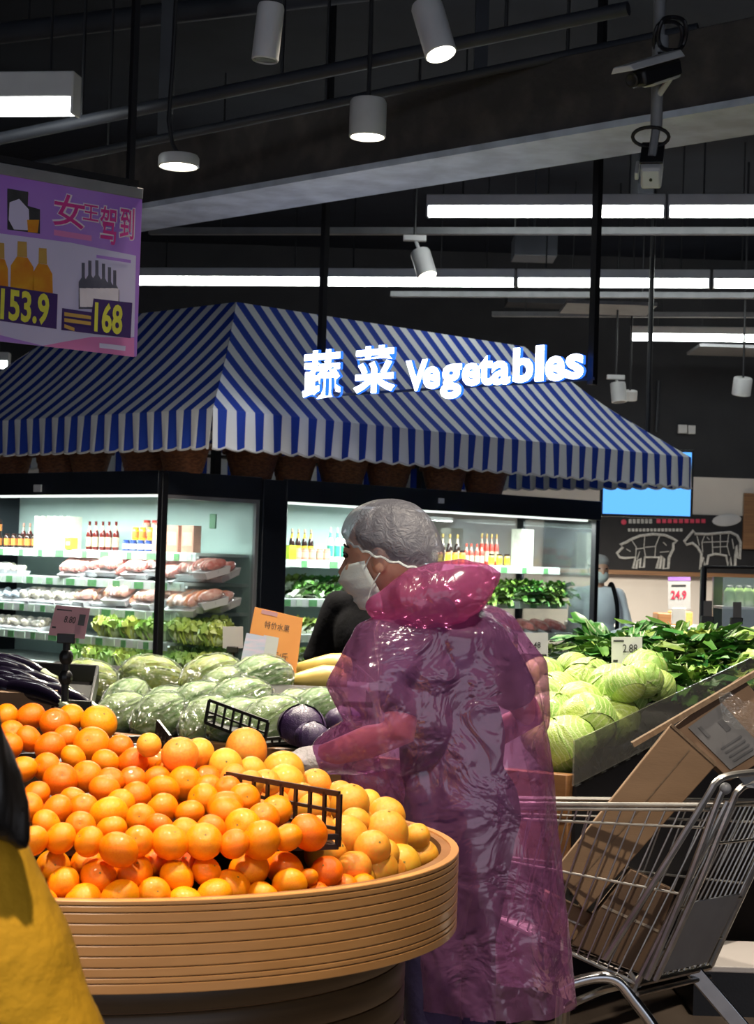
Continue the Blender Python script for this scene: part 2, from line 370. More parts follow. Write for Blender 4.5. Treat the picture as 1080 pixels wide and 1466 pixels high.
# ================================================================== SETTING
def struct(name, mb, m, label, parent=None, **k):
    o = obj(name, mb, m, parent, **k)
    return tag(o, label, None, None, 'structure')
CEIL = 4.9
struct('floor', MB().box((0, 9, -.05), (30, 30, .1)), K['floor'], 'dark brown polished store floor')
struct('ceiling', MB().box((0, 9, CEIL + .05), (30, 30, .1)), K['dark_ceiling'], 'dark painted open store ceiling')
WY = 21.0
zb = at(1000, 683, WY).z
wb = struct('wall_back', MB().box((0, WY + .1, (CEIL + zb) / 2), (30, .2, CEIL - zb)), K['wall_dark'], 'far store wall, charcoal above and pale below')
struct('lower_panel', MB().box((0, WY + .1, zb / 2), (30, .2, zb)), K['wall_light'], None, wb)
struct('wall_left', MB().box((-9.1, 9, CEIL / 2), (.2, 24, CEIL)), K['wall_dark'], 'dark left store wall')
struct('wall_right', MB().box((9.1, 9, CEIL / 2), (.2, 24, CEIL)), K['wall_dark'], 'dark right store wall')
# island directions from the awning corner
EAVE = 2.22
C0 = atz(305, 585, EAVE); C1 = atz(990, 655, EAVE)
rU = (C1 - C0); rU.z = 0; EL = rU.length; rU.normalize()
lW = V((-rU.y, rU.x, 0))
UZ = V((0, 0, 1))
def IS(u, w_, z): return V((C0.x, C0.y, 0)) + rU * u + lW * w_ + UZ * z
# ceiling beam parallel to lW
bz = 3.28
na = atz(1080, 150, bz); nb = atz(205, 300, bz); bd = (nb - na).normalized(); bn = V((bd.y, -bd.x, 0))
if bn.y < 0: bn = -bn
p0 = na - bd * 4; p1 = nb + bd * 6
q = lambda p, o, z: p + bn * o + UZ * (z - bz)
beam = struct('ceiling_beam', MB().hexa([q(p0, 0, bz + .03), q(p1, 0, bz + .03), q(p1, .42, bz + .03), q(p0, .42, bz + .03)], [q(p0, 0, bz + .36), q(p1, 0, bz + .36), q(p1, .42, bz + .36), q(p0, .42, bz + .36)]), K['beam'], 'deep coated ceiling beam crossing above the aisle', bevel=.006)
struct('bottom_flange', MB().hexa([q(p0, -.02, bz), q(p1, -.02, bz), q(p1, .44, bz), q(p0, .44, bz)], [q(p0, -.02, bz + .03), q(p1, -.02, bz + .03), q(p1, .44, bz + .03), q(p0, .44, bz + .03)]), K['beam_flange'], 'beam underside with blue grey lamp light put into its colour', beam)
def pipe(name, a, b, r, m, label, brackets=0):
    t = thing(name, a, label, 'pipe')
    obj('run', MB().tube([a, b], r, 12), m, t)
    for i in range(brackets):
        p = a.lerp(b, (i + .5) / brackets)
        obj('hanger', MB().tube([p, V((p.x, p.y, CEIL))], .008, 6), K['black'], t)
    return t
pipe('ceiling_pipe', at(-260, 252, 9.0), at(900, 12, 7.2), .028, K['duct'], 'dark round pipe running above the beam, nearest the camera', 4)
pipe('ceiling_pipe', at(-260, 300, 9.8), at(1000, 40, 8.0), .022, K['duct'], 'thin dark pipe close behind the thicker ceiling pipe', 4)
pipe('ceiling_pipe', at(-100, 60, 11.0), at(900, -60, 9.0), .06, K['duct'], 'wide dark pipe high under the ceiling', 3)
# drop posts
def post(px, y0, Y, w_, label, z1=CEIL, ):
    a = at(px, y0, Y)
    return tag(obj('ceiling_post', MB().box((a.x, a.y, (a.z + z1) / 2), (w_, w_, z1 - a.z)), K['duct'], None, origin=a, bevel=.002), label, 'post')
post(236, 195, 9.5, .07, 'dark square ceiling post left of the round lamp')
post(688, 105, 9.6, .07, 'dark square ceiling post right of the lit spotlight')
# duct blocks behind the beam on the right
for (x0, y0, x1, y1, Y, lab) in ((735, 340, 795, 372, 16, 'grey duct end hanging between the lamp rows'), (910, 205, 930, 300, 13, 'dark duct drop right of the lower camera'), (725, 420, 835, 440, 19, 'pale grey duct piece between the far lamp rows')):
    a = at(x0, y0, Y); b = at(x1, y1, Y)
    for hx in (.2, .8): pass
    tag(obj('duct_piece', MB().tube([V((a.x * .5 + b.x * .5, Y, a.z)), V((a.x * .5 + b.x * .5, Y, CEIL))], .01, 6).box(((a.x + b.x) / 2, Y, (a.z + b.z) / 2), (b.x - a.x, .4, a.z - b.z)), K['duct'], None, origin=(a.x, Y, a.z), bevel=.01), lab, 'duct')
for (px, py, Y, sx, sy, lab) in ((870, 441, 17, .8, .7, 'white square ceiling panel between lamp rows'), (1055, 502, 19.5, .9, .8, 'white square ceiling panel at the right edge')):
    a = at(px, py, Y)
    t = thing('ceiling_panel', a, lab, 'panel')
    obj('plate', MB().box(a, (sx, sy, .03)), K['grey_metal'], t)
    for s in (-1, 1): obj('rod', MB().tube([a + V((s * sx * .4, 0, 0)), V((a.x + s * sx * .4, a.y, CEIL))], .006, 6), K['black'], t)

# ------------------------------------------------------------------ lamps
def batten(x0, x1, y0, y1, Y0, Y1, label, group, hh=.075):
    """one tube lamp from pixel x0 to x1"""
    a = at(x0, y0, Y0); b = at(x1, y1, Y1); b.z = a.z
    d = (b - a).normalized(); n = V((-d.y, d.x, 0)); L_ = (b - a).length; c = (a + b) / 2
    t = thing('tube_lamp', c, label, 'lamp', group)
    obj('diffuser', MB().box(c, (L_ - .02, .085, .065), d, n), K['tube'], t, bevel=.012)
    obj('housing', MB().box(c + UZ * (.032 + hh / 2), (L_, .11, hh), d, n), K['white_metal'], t, bevel=.006)
    for s in (-1, 1): obj('end_cap', MB().box(c + d * s * (L_ / 2 - .006), (.012, .1, .075), d, n), K['white_metal'], t)
    for s in (-.35, .35):
        p = c + d * L_ * s; obj('rod', MB().tube([p + UZ * .1, V((p.x, p.y, CEIL))], .006, 6), K['black'], t)
    return t
def row(segs, y, slope, zz, label, group, ):
    for i, (x0, x1) in enumerate(segs):
        ya = y + slope * (x0 - 540); yb = y + slope * (x1 - 540)
        A = atz(x0, ya, zz); B = atz(x1, yb, zz)
        batten(x0, x1, ya, yb, A.y, B.y, label[i], group)
LZ = 3.75
row([(612, 953), (957, 1300)], 303, 0, LZ, ['bright tube lamp of the highest lamp row, left of the sign pole', 'bright tube lamp of the highest lamp row at the right edge'], 'tube lamps of the nearest row')
row([(198, 462), (465, 738), (741, 1017), (1021, 1300)], 403.5, .005, LZ, ['bright tube lamp just right of the purple poster', 'bright tube lamp above the canopy ridge beside the track spotlight', 'bright tube lamp crossing behind the right sign pole', 'bright tube lamp at the right end of the second row'], 'tube lamps of the second row')
row([(903, 1180)], 478, .012, LZ, ['bright tube lamp third from the top at the right edge'], 'tube lamps far right')
row([(640, 908), (911, 1180)], 530, .012, LZ, ['bright tube lamp just right of the sign letters', 'lowest bright tube lamp at the right edge'], 'tube lamps of the farthest row')
A = atz(-150, 155, 3.3); B = atz(110, 153, 3.3)
batten(-150, 110, 155, 153, A.y, B.y, 'bright tube lamp at the upper left edge above the poster', None, .11)
batten(-90, 14, 519, 518, 17, 17, 'small far tube lamp at the left edge below the poster', None)
def track(x0, x1, y, slope, zz, label):
    a = atz(x0, y + slope * (x0 - 540), zz); b = atz(x1, y + slope * (x1 - 540), zz)
    d = (b - a).normalized(); n = V((-d.y, d.x, 0)); c = (a + b) / 2; L_ = (b - a).length
    t = thing('lamp_track', c, label, 'track')
    obj('rail', MB().box(c, (L_, .06, .05), d, n), K['grey_metal'], t, bevel=.004)
    for s in (-.4, 0, .4):
        p = c + d * L_ * s; obj('rod', MB().tube([p, V((p.x, p.y, CEIL))], .007, 6), K['black'], t)
track(214, 1300, 331, 0, 3.75, 'long grey lamp track below the highest lamp row')
track(560, 1300, 421, .004, 3.75, 'long grey lamp track below the second lamp row')
track(705, 1200, 449, .004, 3.8, 'grey lamp track between the second and third rows')
def spot(px, py, Y, d, r, L_, label, lit=True, power=0, col=(1, .9, .72), adapter=None, rodtop=None, cone=70, cord=False):
    c = at(px, py, Y); d = V(d).normalized(); X = d.orthogonal().normalized(); Yv = d.cross(X)
    t = thing('spotlight', c, label, 'lamp')
    h = L_ / 2
    obj('barrel', MB().lathe([(r * .3, -h), (r * .92, -h), (r, -h + .012), (r, h - .004), (r * .93, h), (r * .86, h - .012), (r * .5, h - .02)], 24, c, X, Yv, d), K['white_metal'], t)
    e = K['spot_face'] if lit else K['black']
    obj('lens', MB().lathe([(.002, h - .016), (r * .8, h - .013), (r * .83, h - .005), (.002, h - .001)], 20, c, X, Yv, d), e, t)
    top = c - d * h
    if adapter:
        a = at(*adapter); obj('adapter', MB().box(a, (.16, .05, .04)), K['white_metal'], t, bevel=.004)
        obj('arm', MB().tube([a, a.lerp(top, .6) , c - d * h * .5], .012, 8), K['white_metal'], t)
        top = a
    if cord:
        pts = [top, top + V((-.03, 0, .05)), top + V((-.05, .0, .15)), top + V((-.04, 0, .4)), V((top.x - .02, top.y, CEIL))]
        obj('cord', MB().tube(pts, .009, 8), K['black'], t)
    else: obj('rod', MB().tube([top, V((top.x, top.y, CEIL))], .009, 8), K['black'], t)
    if power:
        ld = bpy.data.lights.new('spot_bulb', 'SPOT'); ld.energy = power; ld.color = col; ld.spot_size = R(cone); ld.spot_blend = .6; ld.shadow_soft_size = r * .9
        lo = bpy.data.objects.new('spot_bulb', ld); COL.objects.link(lo); lo.parent = t
        lo.location = d * (h + .03); lo.rotation_euler = d.to_track_quat('-Z', 'Y').to_euler()
    return t
spot(384, 47, 6.2, (-.08, -.02, -1), .045, .19, 'white cylinder spotlight with dark underside, top centre', lit=False)
spot(621, 42, 6.0, (.22, -.22, -.75), .052, .19, 'tilted white spotlight shining towards the camera, top centre', power=120, cone=60)
spot(527, 170, 7.6, (0, -.03, -1), .075, .155, 'short white drum lamp hanging on a rod below the beam', power=260, cone=110)
spot(256, 231, 8.0, (0, -.02, -1), .088, .05, 'flat round pendant lamp on a black cord above the poster corner', power=300, cone=158, cord=True)
spot(607, 378, 13.0, (.25, -.3, -.8), .07, .2, 'white track spotlight above the canopy between the lamp rows', adapter=(594, 341, 13.0))
spot(886, 562, 17, (.1, -.1, -1), .07, .18, 'white spotlight nearest the awning corner on the far wall side', lit=False, adapter=(882, 540, 17))
spot(902, 566, 17.4, (0, .25, -1), .07, .09, 'small lit spotlight beside the unlit one near the awning corner', power=420, cone=130)
spot(1063, 553, 16, (-.05, .3, -1), .08, .15, 'lit white drum spotlight at the right edge above the meat board', power=480, cone=130)
# unseen spotlights added above the frame to light the counters and aisle
for (x, y, z, d, p, cn, lab) in ((-.75, 2.95, 3.3, (.12, .22, -1), 215, 58, 'added unseen spotlight over the near side of the orange counter'),
                            (.25, 3.3, 3.3, (-.22, .18, -1), 170, 58, 'added unseen spotlight over the right side of the orange counter'),
                            (1.0, 3.6, 3.4, (-.2, .5, -1), 170, 60, 'added unseen spotlight over the aisle beside the shopping cart'),
                            (-.02, 6.55, 3.75, (-.28, -.02, -1), 300, 66, 'added unseen spotlight over the chinese cabbages'),
                            (1.05, 5.5, 3.4, (-.02, .15, -1), 190, 70, 'added unseen spotlight over the round cabbages'), (-.3, .9, 3.4, (-.2, .55, -1), 150, 55, 'added unseen spotlight brightening the shopper in yellow')):  # last lamp added out of view to brighten the yellow coat
    c = V((x, y, z)); t = thing('spotlight', c, lab, 'lamp'); d = V(d).normalized(); X = d.orthogonal().normalized(); Yv = d.cross(X)
    obj('barrel', MB().lathe([(.015, -.09), (.045, -.09), (.05, -.08), (.05, .09), (.042, .085), (.04, .06)], 20, c, X, Yv, d), K['white_metal'], t)
    obj('lens', MB().lathe([(.002, .06), (.04, .062), (.04, .068), (.002, .07)], 20, c, X, Yv, d), K['spot_face'], t)
    obj('rod', MB().tube([c - d * .09, V(((c - d * .09).x, (c - d * .09).y, CEIL))], .009, 8), K['black'], t)
    ld = bpy.data.lights.new('spot_bulb', 'SPOT'); ld.energy = p; ld.color = (1, .88, .72); ld.spot_size = R(cn); ld.spot_blend = .7; ld.shadow_soft_size = .05
    lo = bpy.data.objects.new('spot_bulb', ld); COL.objects.link(lo); lo.parent = t; lo.location = d * .1; lo.rotation_euler = d.to_track_quat('-Z', 'Y').to_euler()

# ------------------------------------------------------------------ surveillance cameras on the pole
PY = 6.9
pt = at(946, 60, PY); pb = at(940, 182, PY)
cp = thing('camera_pole', (pb.x, pb.y, pb.z), 'grey conduit pole carrying two security cameras', 'pole')
obj('conduit', MB().tube([pb, V((pb.x, pb.y, CEIL))], .022, 12), K['grey_metal'], cp)
obj('coupling', MB().tube([pt + UZ * .02, pt - UZ * .06], .03, 12), K['grey_metal'], cp)
ring = [at(957 + 20 * math.cos(a), 55 + 26 * math.sin(a), PY - .03) + V((0, .02 * math.sin(3 * a), 0)) for a in [2 * PI * k / 20 for k in range(20)]]
obj('cable_coil', MB().tube(ring, .008, 8, closed=True).tube([p + V((.012, -.02, .012)) for p in ring], .008, 8, closed=True), K['black'], cp)
a = at(968, 88, PY - .05); b = at(893, 112, PY - .3); d = (b - a).normalized(); sd = d.cross(UZ).normalized(); up = sd.cross(d)
L_ = (b - a).length; c = (a + b) / 2
sc_ = thing('security_camera', c, 'white bullet security camera pointing left on the pole', 'camera')
obj('sunshield', MB().hexa([c - d * L_ / 2 - sd * .045 + up * .012, c + d * L_ / 2 - sd * .05 + up * .02, c + d * L_ / 2 + sd * .05 + up * .02, c - d * L_ / 2 + sd * .045 + up * .012],
    [c - d * L_ / 2 - sd * .03 + up * .04, c + d * L_ / 2 - sd * .035 + up * .042, c + d * L_ / 2 + sd * .035 + up * .042, c - d * L_ / 2 + sd * .03 + up * .04]), K['white_metal'], sc_, bevel=.004)
obj('body', MB().box(c - up * .018 - d * .03, (L_ * .72, .075, .06), d, sd, up), K['black'], sc_, bevel=.012)
obj('lower_shell', MB().box(c - up * .04 - d * .06, (L_ * .55, .06, .035), d, sd, up), K['white_metal'], sc_, bevel=.012)
obj('lens', MB().lathe([(.002, 0), (.026, 0), (.026, .012), (.02, .014), (.002, .008)], 16, c - up * .016 + d * (L_ * .33), sd, up, d), K['black_plastic'], sc_)
obj('bracket', MB().tube([c - d * L_ * .2 - up * .03, c - d * L_ * .35 - up * .05, V((pb.x, pb.y, (c - up * .06).z))], .012, 8), K['white_metal'], sc_)
c = at(934, 242, PY); d = V((-.15, -.75, -.62)).normalized(); sd = d.cross(UZ).normalized(); up = sd.cross(d)
s2 = thing('security_camera', c, 'white box security camera facing the aisle under the beam', 'camera')
obj('housing', MB().box(c, (.075, .16, .085), sd, d, up), K['white_metal'], s2, bevel=.01)
obj('front_panel', MB().box(c + d * .081, (.06, .006, .07), sd, d, up), K['paper'], s2, bevel=.002)
obj('lens', MB().lathe([(.002, 0), (.006, 0), (.006, .004), (.002, .004)], 10, c + d * .084, sd, up, d), K['black'], s2)
obj('hood', MB().box(c - d * .03 + up * .05, (.085, .16, .01), sd, d, up), K['black'], s2, bevel=.003)
obj('side_arm', MB().box(c + sd * .055 - d * .01 - up * .01, (.014, .1, .03), sd, d, up), K['white_metal'], s2, bevel=.004)
obj('cable_ring', MB().tube([at(932 + 26 * math.cos(x), 196 + 14 * math.sin(x), PY + .02 * math.sin(x)) for x in [2 * PI * k / 20 for k in range(20)]], .007, 8, closed=True), K['black'], s2)
obj('ball_joint', MB().tube([pb, c + up * .05], .016, 8), K['grey_metal'], s2)

# ------------------------------------------------------------------ hanging promotional poster
PR = at(203, 285, 6.0); PL = at(0, 249, 5.67); PL.z = PR.z
pX = (PR - PL).normalized(); pN = V((pX.y, -pX.x, 0))
ph = (PR - onplane(190, 510, PR, pN)).z
def pp(px, py, off=0.0): return onplane(px, py, PR, pN) + pN * off
pw = .72
pc = PR - pX * pw / 2 - UZ * ph / 2
po = thing('hanging_poster', pc - UZ * ph / 2, 'purple hanging promotion poster with bottles and yellow prices', 'poster')
obj('sheet', MB().box(pc, (pw, .006, ph), pX, pN), K['poster_purple'], po)
obj('top_rail', MB().box(pc + UZ * (ph / 2 + .016), (pw, .018, .035), pX, pN), K['grey_metal'], po, bevel=.003)
for (x, y0) in ((186, 265), (-60, 240)):
    p = pp(x, y0); obj('hanging_rod', MB().box((p.x, p.y, (p.z + CEIL) / 2), (.02, .02, CEIL - p.z), pX, pN), K['black'], po)
obj('cross_bar', MB().box(pc + UZ * (ph / 2 + .045) - pX * .02, (pw, .02, .02), pX, pN), K['black'], po)
def pflat(name, pts, off, m, label=None):
    b = MB(); v = [pp(x, y, off + .003) for x, y in pts]
    b.add(v, [tuple(range(len(v)))]); o = obj(name, b, m, po, smooth=False)
    if label: o['label'] = label
    return o
pc3 = lambda x, y: (x / 4, 230 + y / 4)     # pixels of a 4x enlargement
def pf3(name, pts, off, m, label=None): return pflat(name, [pc3(*p) for p in pts], off, m, label)
pf3('lilac_panel', [(-365, 332), (0, 418), (400, 470), (775, 545), (765, 1010), (450, 1030), (240, 1060), (0, 1000), (-365, 915)], .001, K['poster_lilac'])
pf3('pink_swoosh', [(240, 1062), (350, 1040), (520, 1010), (765, 1015), (765, 1125), (600, 1105)], .0012, K['poster_pink'])
pf3('picture', [(38, 160), (158, 180), (155, 260), (225, 280), (225, 420), (38, 395)], .0015, K['ink'])
pf3('picture_glass', [(50, 240), (105, 220), (160, 280), (165, 400), (75, 395), (45, 340)], .002, K['poster_lilac'])
pf3('picture_cup', [(150, 340), (220, 340), (210, 415), (155, 410)], .0025, K['oil'])
for i, (cx, hw, top, neck) in enumerate(((5, 38, 560, 470), (122, 68, 550, 462), (240, 58, 590, 500))):
    pf3('bottle_cap', [(cx - hw * .38, neck), (cx + hw * .38, neck + 4), (cx + hw * .42, top + 4), (cx - hw * .42, top)], .0021, K['gold'])
    pf3('oil_bottle', [(cx - hw * .45, top), (cx + hw * .45, top + 6), (cx + hw * .95, top + 60), (cx + hw, 760), (cx - hw, 745), (cx - hw * .95, top + 50)], .002, K['oil'])
for i, (cx, top) in enumerate(((472, 585), (510, 572), (550, 570), (588, 590), (622, 610), (652, 628))):
    pf3('dark_bottle', [(cx - 9, top), (cx + 9, top + 2), (cx + 9, top + 85), (cx + 26, top + 115), (cx + 26, 800), (cx + 24, 850), (cx - 26, 850), (cx - 26, top + 110), (cx - 9, top + 85)], .0018 + .0001 * i, K['bottle_grey'])
    pf3('bottle_label', [(cx - 22, 730), (cx + 22, 733), (cx + 20, 840), (cx - 20, 838)], .0025 + .0001 * i, K['ink_white'])
pf3('price_box', [(-200, 690), (40, 722), (325, 765), (318, 965), (-200, 890)], .003, K['poster_tag'])
pf3('price_box', [(350, 845), (520, 870), (530, 790), (752, 815), (742, 1018), (345, 970)], .0032, K['poster_tag'])
for k in range(3):
    pf3('small_print', [(362, 868 + 34 * k), (515 if k < 2 else 420, 890 + 34 * k), (515 if k < 2 else 420, 910 + 34 * k), (362, 890 + 34 * k)], .0036, K['gold'])
pf3('small_print', [(548, 540), (745, 570), (745, 588), (548, 558)], .002, K['poster_purple'])
pf3('small_print', [(565, 1045), (715, 1062), (713, 1090), (565, 1072)], .002, K['poster_lilac'])
pf3('small_print', [(305, 395), (520, 430), (520, 462), (305, 428)], .0016, K['poster_pink'])
def ptext(name, s, x0, y0, x1, y1, m, off, bold=.02, shear=0):
    a = pp(*pc3(x0, y1)); b = pp(*pc3(x1, y1)); t_ = pp(*pc3(x0, y0)); 
    cen = (pp(*pc3(x0, y0)) + pp(*pc3(x1, y1))) / 2 + pN * (.003 + off)
    sl = UZ * ((y1 - y0) / 4 / 450.)
    X = pX
    return obj(name, text_mb(s, cen, X, UZ, (b - a).dot(pX), (t_ - a).z, bold), m, po, smooth=False)
for off, m, bo in ((.0022, K['ink_white'], .055), (.003, K['ink_magenta'], .012)):
    nm = 'headline_outline' if bo > .03 else 'headline'
    e = 6 if bo > .03 else 0
    ptext(nm, '女', 300 - e, 195 - e, 480 + e, 385 + e, m, off, bo, .2)
    ptext(nm, '王', 470 - e, 255 - e, 560 + e, 345 + e, m, off + .0001, bo, .2)
    ptext(nm, '驾', 566 - e, 265 - e, 662 + e, 480 + e, m, off + .0002, bo, .2)
    ptext(nm, '到', 682 - e, 270 - e, 762 + e, 450 + e, m, off + .0003, bo, .2)
ptext('price', '153.9', -4, 745, 275, 930, K['ink_yellow'], .004, .03)
ptext('price', '168', 535, 815, 695, 990, K['ink_yellow'], .004, .03)

# ------------------------------------------------------------------ illuminated sign
S0 = at(435, 572, 10.6); S1 = atz(838, 547, S0.z)
sX = (S1 - S0).normalized(); sN = V((sX.y, -sX.x, 0)); SL = (S1 - S0).length
sg = thing('illuminated_sign', (S0 + S1) / 2, 'glowing white vegetables sign with blue edges hung on two poles', 'sign')
def sp(px, py): return onplane(px, py, S0, sN)
for ch, x0, y0, x1, y1 in (('蔬', 436, 502, 490, 571), ('菜', 509, 496, 568, 563), ('V', 583, 516, 614, 560), ('e', 608, 525, 632, 557), ('g', 633, 522, 663, 571), ('e', 664, 520, 690, 553), ('t', 688, 509, 708, 552),
                           ('a', 706, 517, 733, 551), ('b', 737, 498, 766, 548), ('l', 769, 495, 781, 546), ('e', 783, 510, 811, 546), ('s', 812, 507, 838, 543)):
    a = sp(x0, y1); b = sp(x1, y1); t_ = sp(x0, y0); cen = (sp(x0, y0) + sp(x1, y1)) / 2
    w_ = (b - a).dot(sX); h_ = (sp((x0 + x1) / 2, y0) - sp((x0 + x1) / 2, y1)).z
    bo = .026 if ord(ch) > 200 else .030
    lt = obj('letter', text_mb(ch, cen, sX, UZ, w_ * 1.03, h_ * 1.03, bo + .014, .016), K['letter_side'], sg, smooth=False)
    obj('letter_face', text_mb(ch, cen + sN * .011, sX, UZ, w_, h_, bo), K['letter_face'], lt, smooth=False)
for z in (.02,): 
    cc = (S0 + S1) / 2 - sN * .05 + UZ * z; obj('support_rail', MB().box(cc, (SL * 1.02, .012, .014), sX, sN), K['black'], sg)
for (x, y) in ((449, 500), (838, 505)):
    p = sp(x, y) - sN * .06; obj('hanging_pole', MB().box((p.x, p.y, (p.z - .15 + CEIL) / 2), (.035, .035, CEIL - p.z + .15), sX, sN), K['black'], sg)

# ------------------------------------------------------------------ striped canopy around the refrigerated island
U1 = EL; W1 = 3.42; AD = .86; RISE = .76; VH = .218
cn = thing('striped_canopy', IS(U1 / 2, W1 / 2, 0), 'blue and white striped awning canopy with scalloped edge over the fridges', 'canopy')
corners = [(0, 0), (U1, 0), (U1, W1), (0, W1)]
inner = [(AD, AD), (U1 - AD, AD), (U1 - AD, W1 - AD), (AD, W1 - AD)]
PER = .136
for k in range(4):
    a = V((*corners[k], 0)); b = V((*corners[(k + 1) % 4], 0)); L_ = (b - a).length; t = (b - a) / L_; nin = V((-t.y, t.x, 0))
    n = int(L_ / (PER / 8)); mb = MB(); mb.uv = []
    rows = []; uvs = []
    nv = 10
    # sloping cloth with a slight sag
    for j in range(nv + 1):
        f = j / nv; r_ = []
        for i in range(n + 1):
            s = L_ * (AD * f / L_ + (1 - 2 * AD * f / L_) * i / n)
            p = a + t * s + nin * AD * f
            sag = -.035 * math.sin(PI * f) + .006 * math.sin(s * 9) * math.sin(PI * f)
            r_.append(IS(p.x, p.y, EAVE + RISE * f + sag)); uvs.append((s + (PER * .25), f))
        rows.append(r_)
    mb.grid(rows); mb.uv = uvs
    o = obj('roof_cloth', mb, K['stripe'], cn)
    mb = MB(); uvs = []; rows = []
    for j in range(7):
        f = j / 6; r_ = []
        for i in range(n + 1):
            s = L_ * i / n; p = a + t * s
            sc = .018 * (abs(math.sin(PI * (s + PER * .25) / PER)) - .5)
            wv = .012 * f * math.sin(2 * PI * (s + PER * .1) / PER) + .01 * f * math.sin(s * 5 + k)
            q_ = p - nin * wv
            r_.append(IS(q_.x, q_.y, EAVE - (VH + sc) * f)); uvs.append((s + PER * .25, f))
        rows.append(r_)
    mb.grid(rows); mb.uv = uvs
    vo = obj('valance', mb, K['stripe'], cn)
    hem = rows[-1]; obj('hem_piping', MB().tube([p + UZ * .002 for p in hem[::2]], .007, 5), K['paper'], vo)
    ci = V((*inner[k], 0)); cj = V((*inner[(k + 1) % 4], 0))
    obj('frame_bar', MB().tube([IS(a.x + (t.x + nin.x) * .04, a.y + (t.y + nin.y) * .04, EAVE - .03), IS(b.x - (t.x - nin.x) * .04, b.y - (t.y - nin.y) * .04, EAVE - .03)], .014, 8), K['black'], cn)
    obj('frame_bar', MB().tube([IS(ci.x, ci.y, EAVE + RISE - .03), IS(cj.x, cj.y, EAVE + RISE - .03)], .014, 8), K['black'], cn)
    obj('hip_bar', MB().tube([IS(a.x * .9 + ci.x * .1, a.y * .9 + ci.y * .1, EAVE - .02), IS(ci.x, ci.y, EAVE + RISE - .09)], .014, 8), K['black'], cn)
    iu, iw = inner[k]; obj('support_post', MB().box(IS(iu + (.45 if k in (0, 3) else -.3), iw + (.7 if k < 2 else -.25), 1.475), (.05, .05, 2.95), rU, lW), K['black'], cn)
# ================================================================== REFRIGERATED ISLAND
FT = 1.89; HT = .13
FU, FW = .24, .73           # front planes: left case faces -u at u=FU, right case faces -w at w=FW
DEP = .75
# ---- left case: opening towards -rU, from w=FW to 3.3
fl = thing('refrigerated_case', IS(FU + DEP / 2, 2.0, 0), 'open black fridge case on the left with glass end and meat trays', 'fridge')
WA, WB = FW, 3.3
def ib(u0, u1, w0, w1, z0, z1): return MB().box(IS((u0 + u1) / 2, (w0 + w1) / 2, (z0 + z1) / 2), (u1 - u0, w1 - w0, z1 - z0), rU, lW)
obj('back_wall', ib(FU + DEP - .04, FU + DEP, WA, WB, .1, FT - .02), K['fridge_in'], fl)
obj('base', ib(FU - .08, FU + DEP, WA, WB, 0, .5), K['fridge_blk'], fl, bevel=.01)
obj('deck', ib(FU - .05, FU + DEP - .05, WA, WB, .5, .54), K['fridge_shelf'], fl)
obj('roof', ib(FU - .02, FU + DEP, WA, WB, FT - .03, FT), K['fridge_blk'], fl)
obj('header', ib(FU - .04, FU, WA, WB, FT - HT, FT + .01), K['fridge_blk'], fl, bevel=.004)
obj('header', ib(FU, FU + DEP, WA - .02, WA + .02, FT - HT, FT + .01), K['fridge_blk'], fl, bevel=.004)
obj('header_lamp', ib(FU + .03, FU + .075, WA + .05, WB, FT - HT - .012, FT - HT + .01), K['led'], fl)
obj('far_end_panel', ib(FU, FU + DEP, WB, WB + .04, 0, FT), K['fridge_blk'], fl)
obj('end_glass', ib(FU + .02, FU + DEP - .03, WA - .004, WA + .004, .5, FT - HT), K['glass'], fl)
obj('corner_post', ib(FU - .025, FU + .02, WA - .025, WA + .02, .4, FT), K['black'], fl, bevel=.004)
obj('glass_trim', ib(FU + DEP - .04, FU + DEP - .015, WA - .015, WA + .012, .5, FT - HT), K['grey_metal'], fl)
obj('glass_trim', ib(FU + .02, FU + DEP - .03, WA - .015, WA + .012, FT - HT - .022, FT - HT), K['grey_metal'], fl)
def lsh(px, py):   # height of a shelf line seen at px on the front plane
    return onplane(px, py, IS(FU, 0, 0), rU).z
LS = [lsh(235, 790), lsh(235, 834), lsh(235, 878), lsh(235, 921)]
LD = [.42, .50, .56, .62]
def shelf(parent, frame, z, d, a, b, led=True):
    """frame('L' or 'R'): open shelf of depth d from the back wall, with price strip"""
    if frame == 'L': bx = lambda f0, f1, s0, s1, z0, z1: ib(FU + DEP - .04 - f1, FU + DEP - .04 - f0, s0, s1, z0, z1)
    else: bx = lambda f0, f1, s0, s1, z0, z1: ib(s0, s1, FW + DEP - .04 - f1, FW + DEP - .04 - f0, z0, z1)
    s_ = obj('shelf', bx(0, d, a, b, z - .02, z), K['fridge_shelf'], parent, bevel=.002)
    obj('price_strip', bx(d - .004, d + .006, a, b, z - .052, z - .004), K['fridge_shelf'], s_)
    if led: obj('shelf_lamp', bx(d - .06, d - .03, a + .05, b - .05, z - .034, z - .021), K['led'], s_)
    n = int((b - a) / .12)
    for i in range(n):
        s0 = a + .03 + i * .12 + random.uniform(0, .02)
        obj('price_tag', bx(d + .006, d + .009, s0, s0 + random.choice((.05, .07, .09)), z - .05, z - .008), K['tag_green'] if i % 2 else K['tag_pale'], s_)
    return s_
for z, d in zip(LS, LD): shelf(fl, 'L', z, d, WA + .03, WB - .02)
def light_area(parent, c, sx, sy, X, Y, p, col=(.92, 1, .97)):
    ld = bpy.data.lights.new('case_lamp', 'AREA'); ld.shape = 'RECTANGLE'; ld.size = sx; ld.size_y = sy; ld.energy = p; ld.color = col
    lo = bpy.data.objects.new('case_lamp', ld); COL.objects.link(lo); lo.parent = parent
    Zv = -V((0, 0, -1)); m_ = M((V(X), V(Y), Zv)).transposed().to_4x4(); m_.translation = c - WLOC[parent]; lo.matrix_local = m_
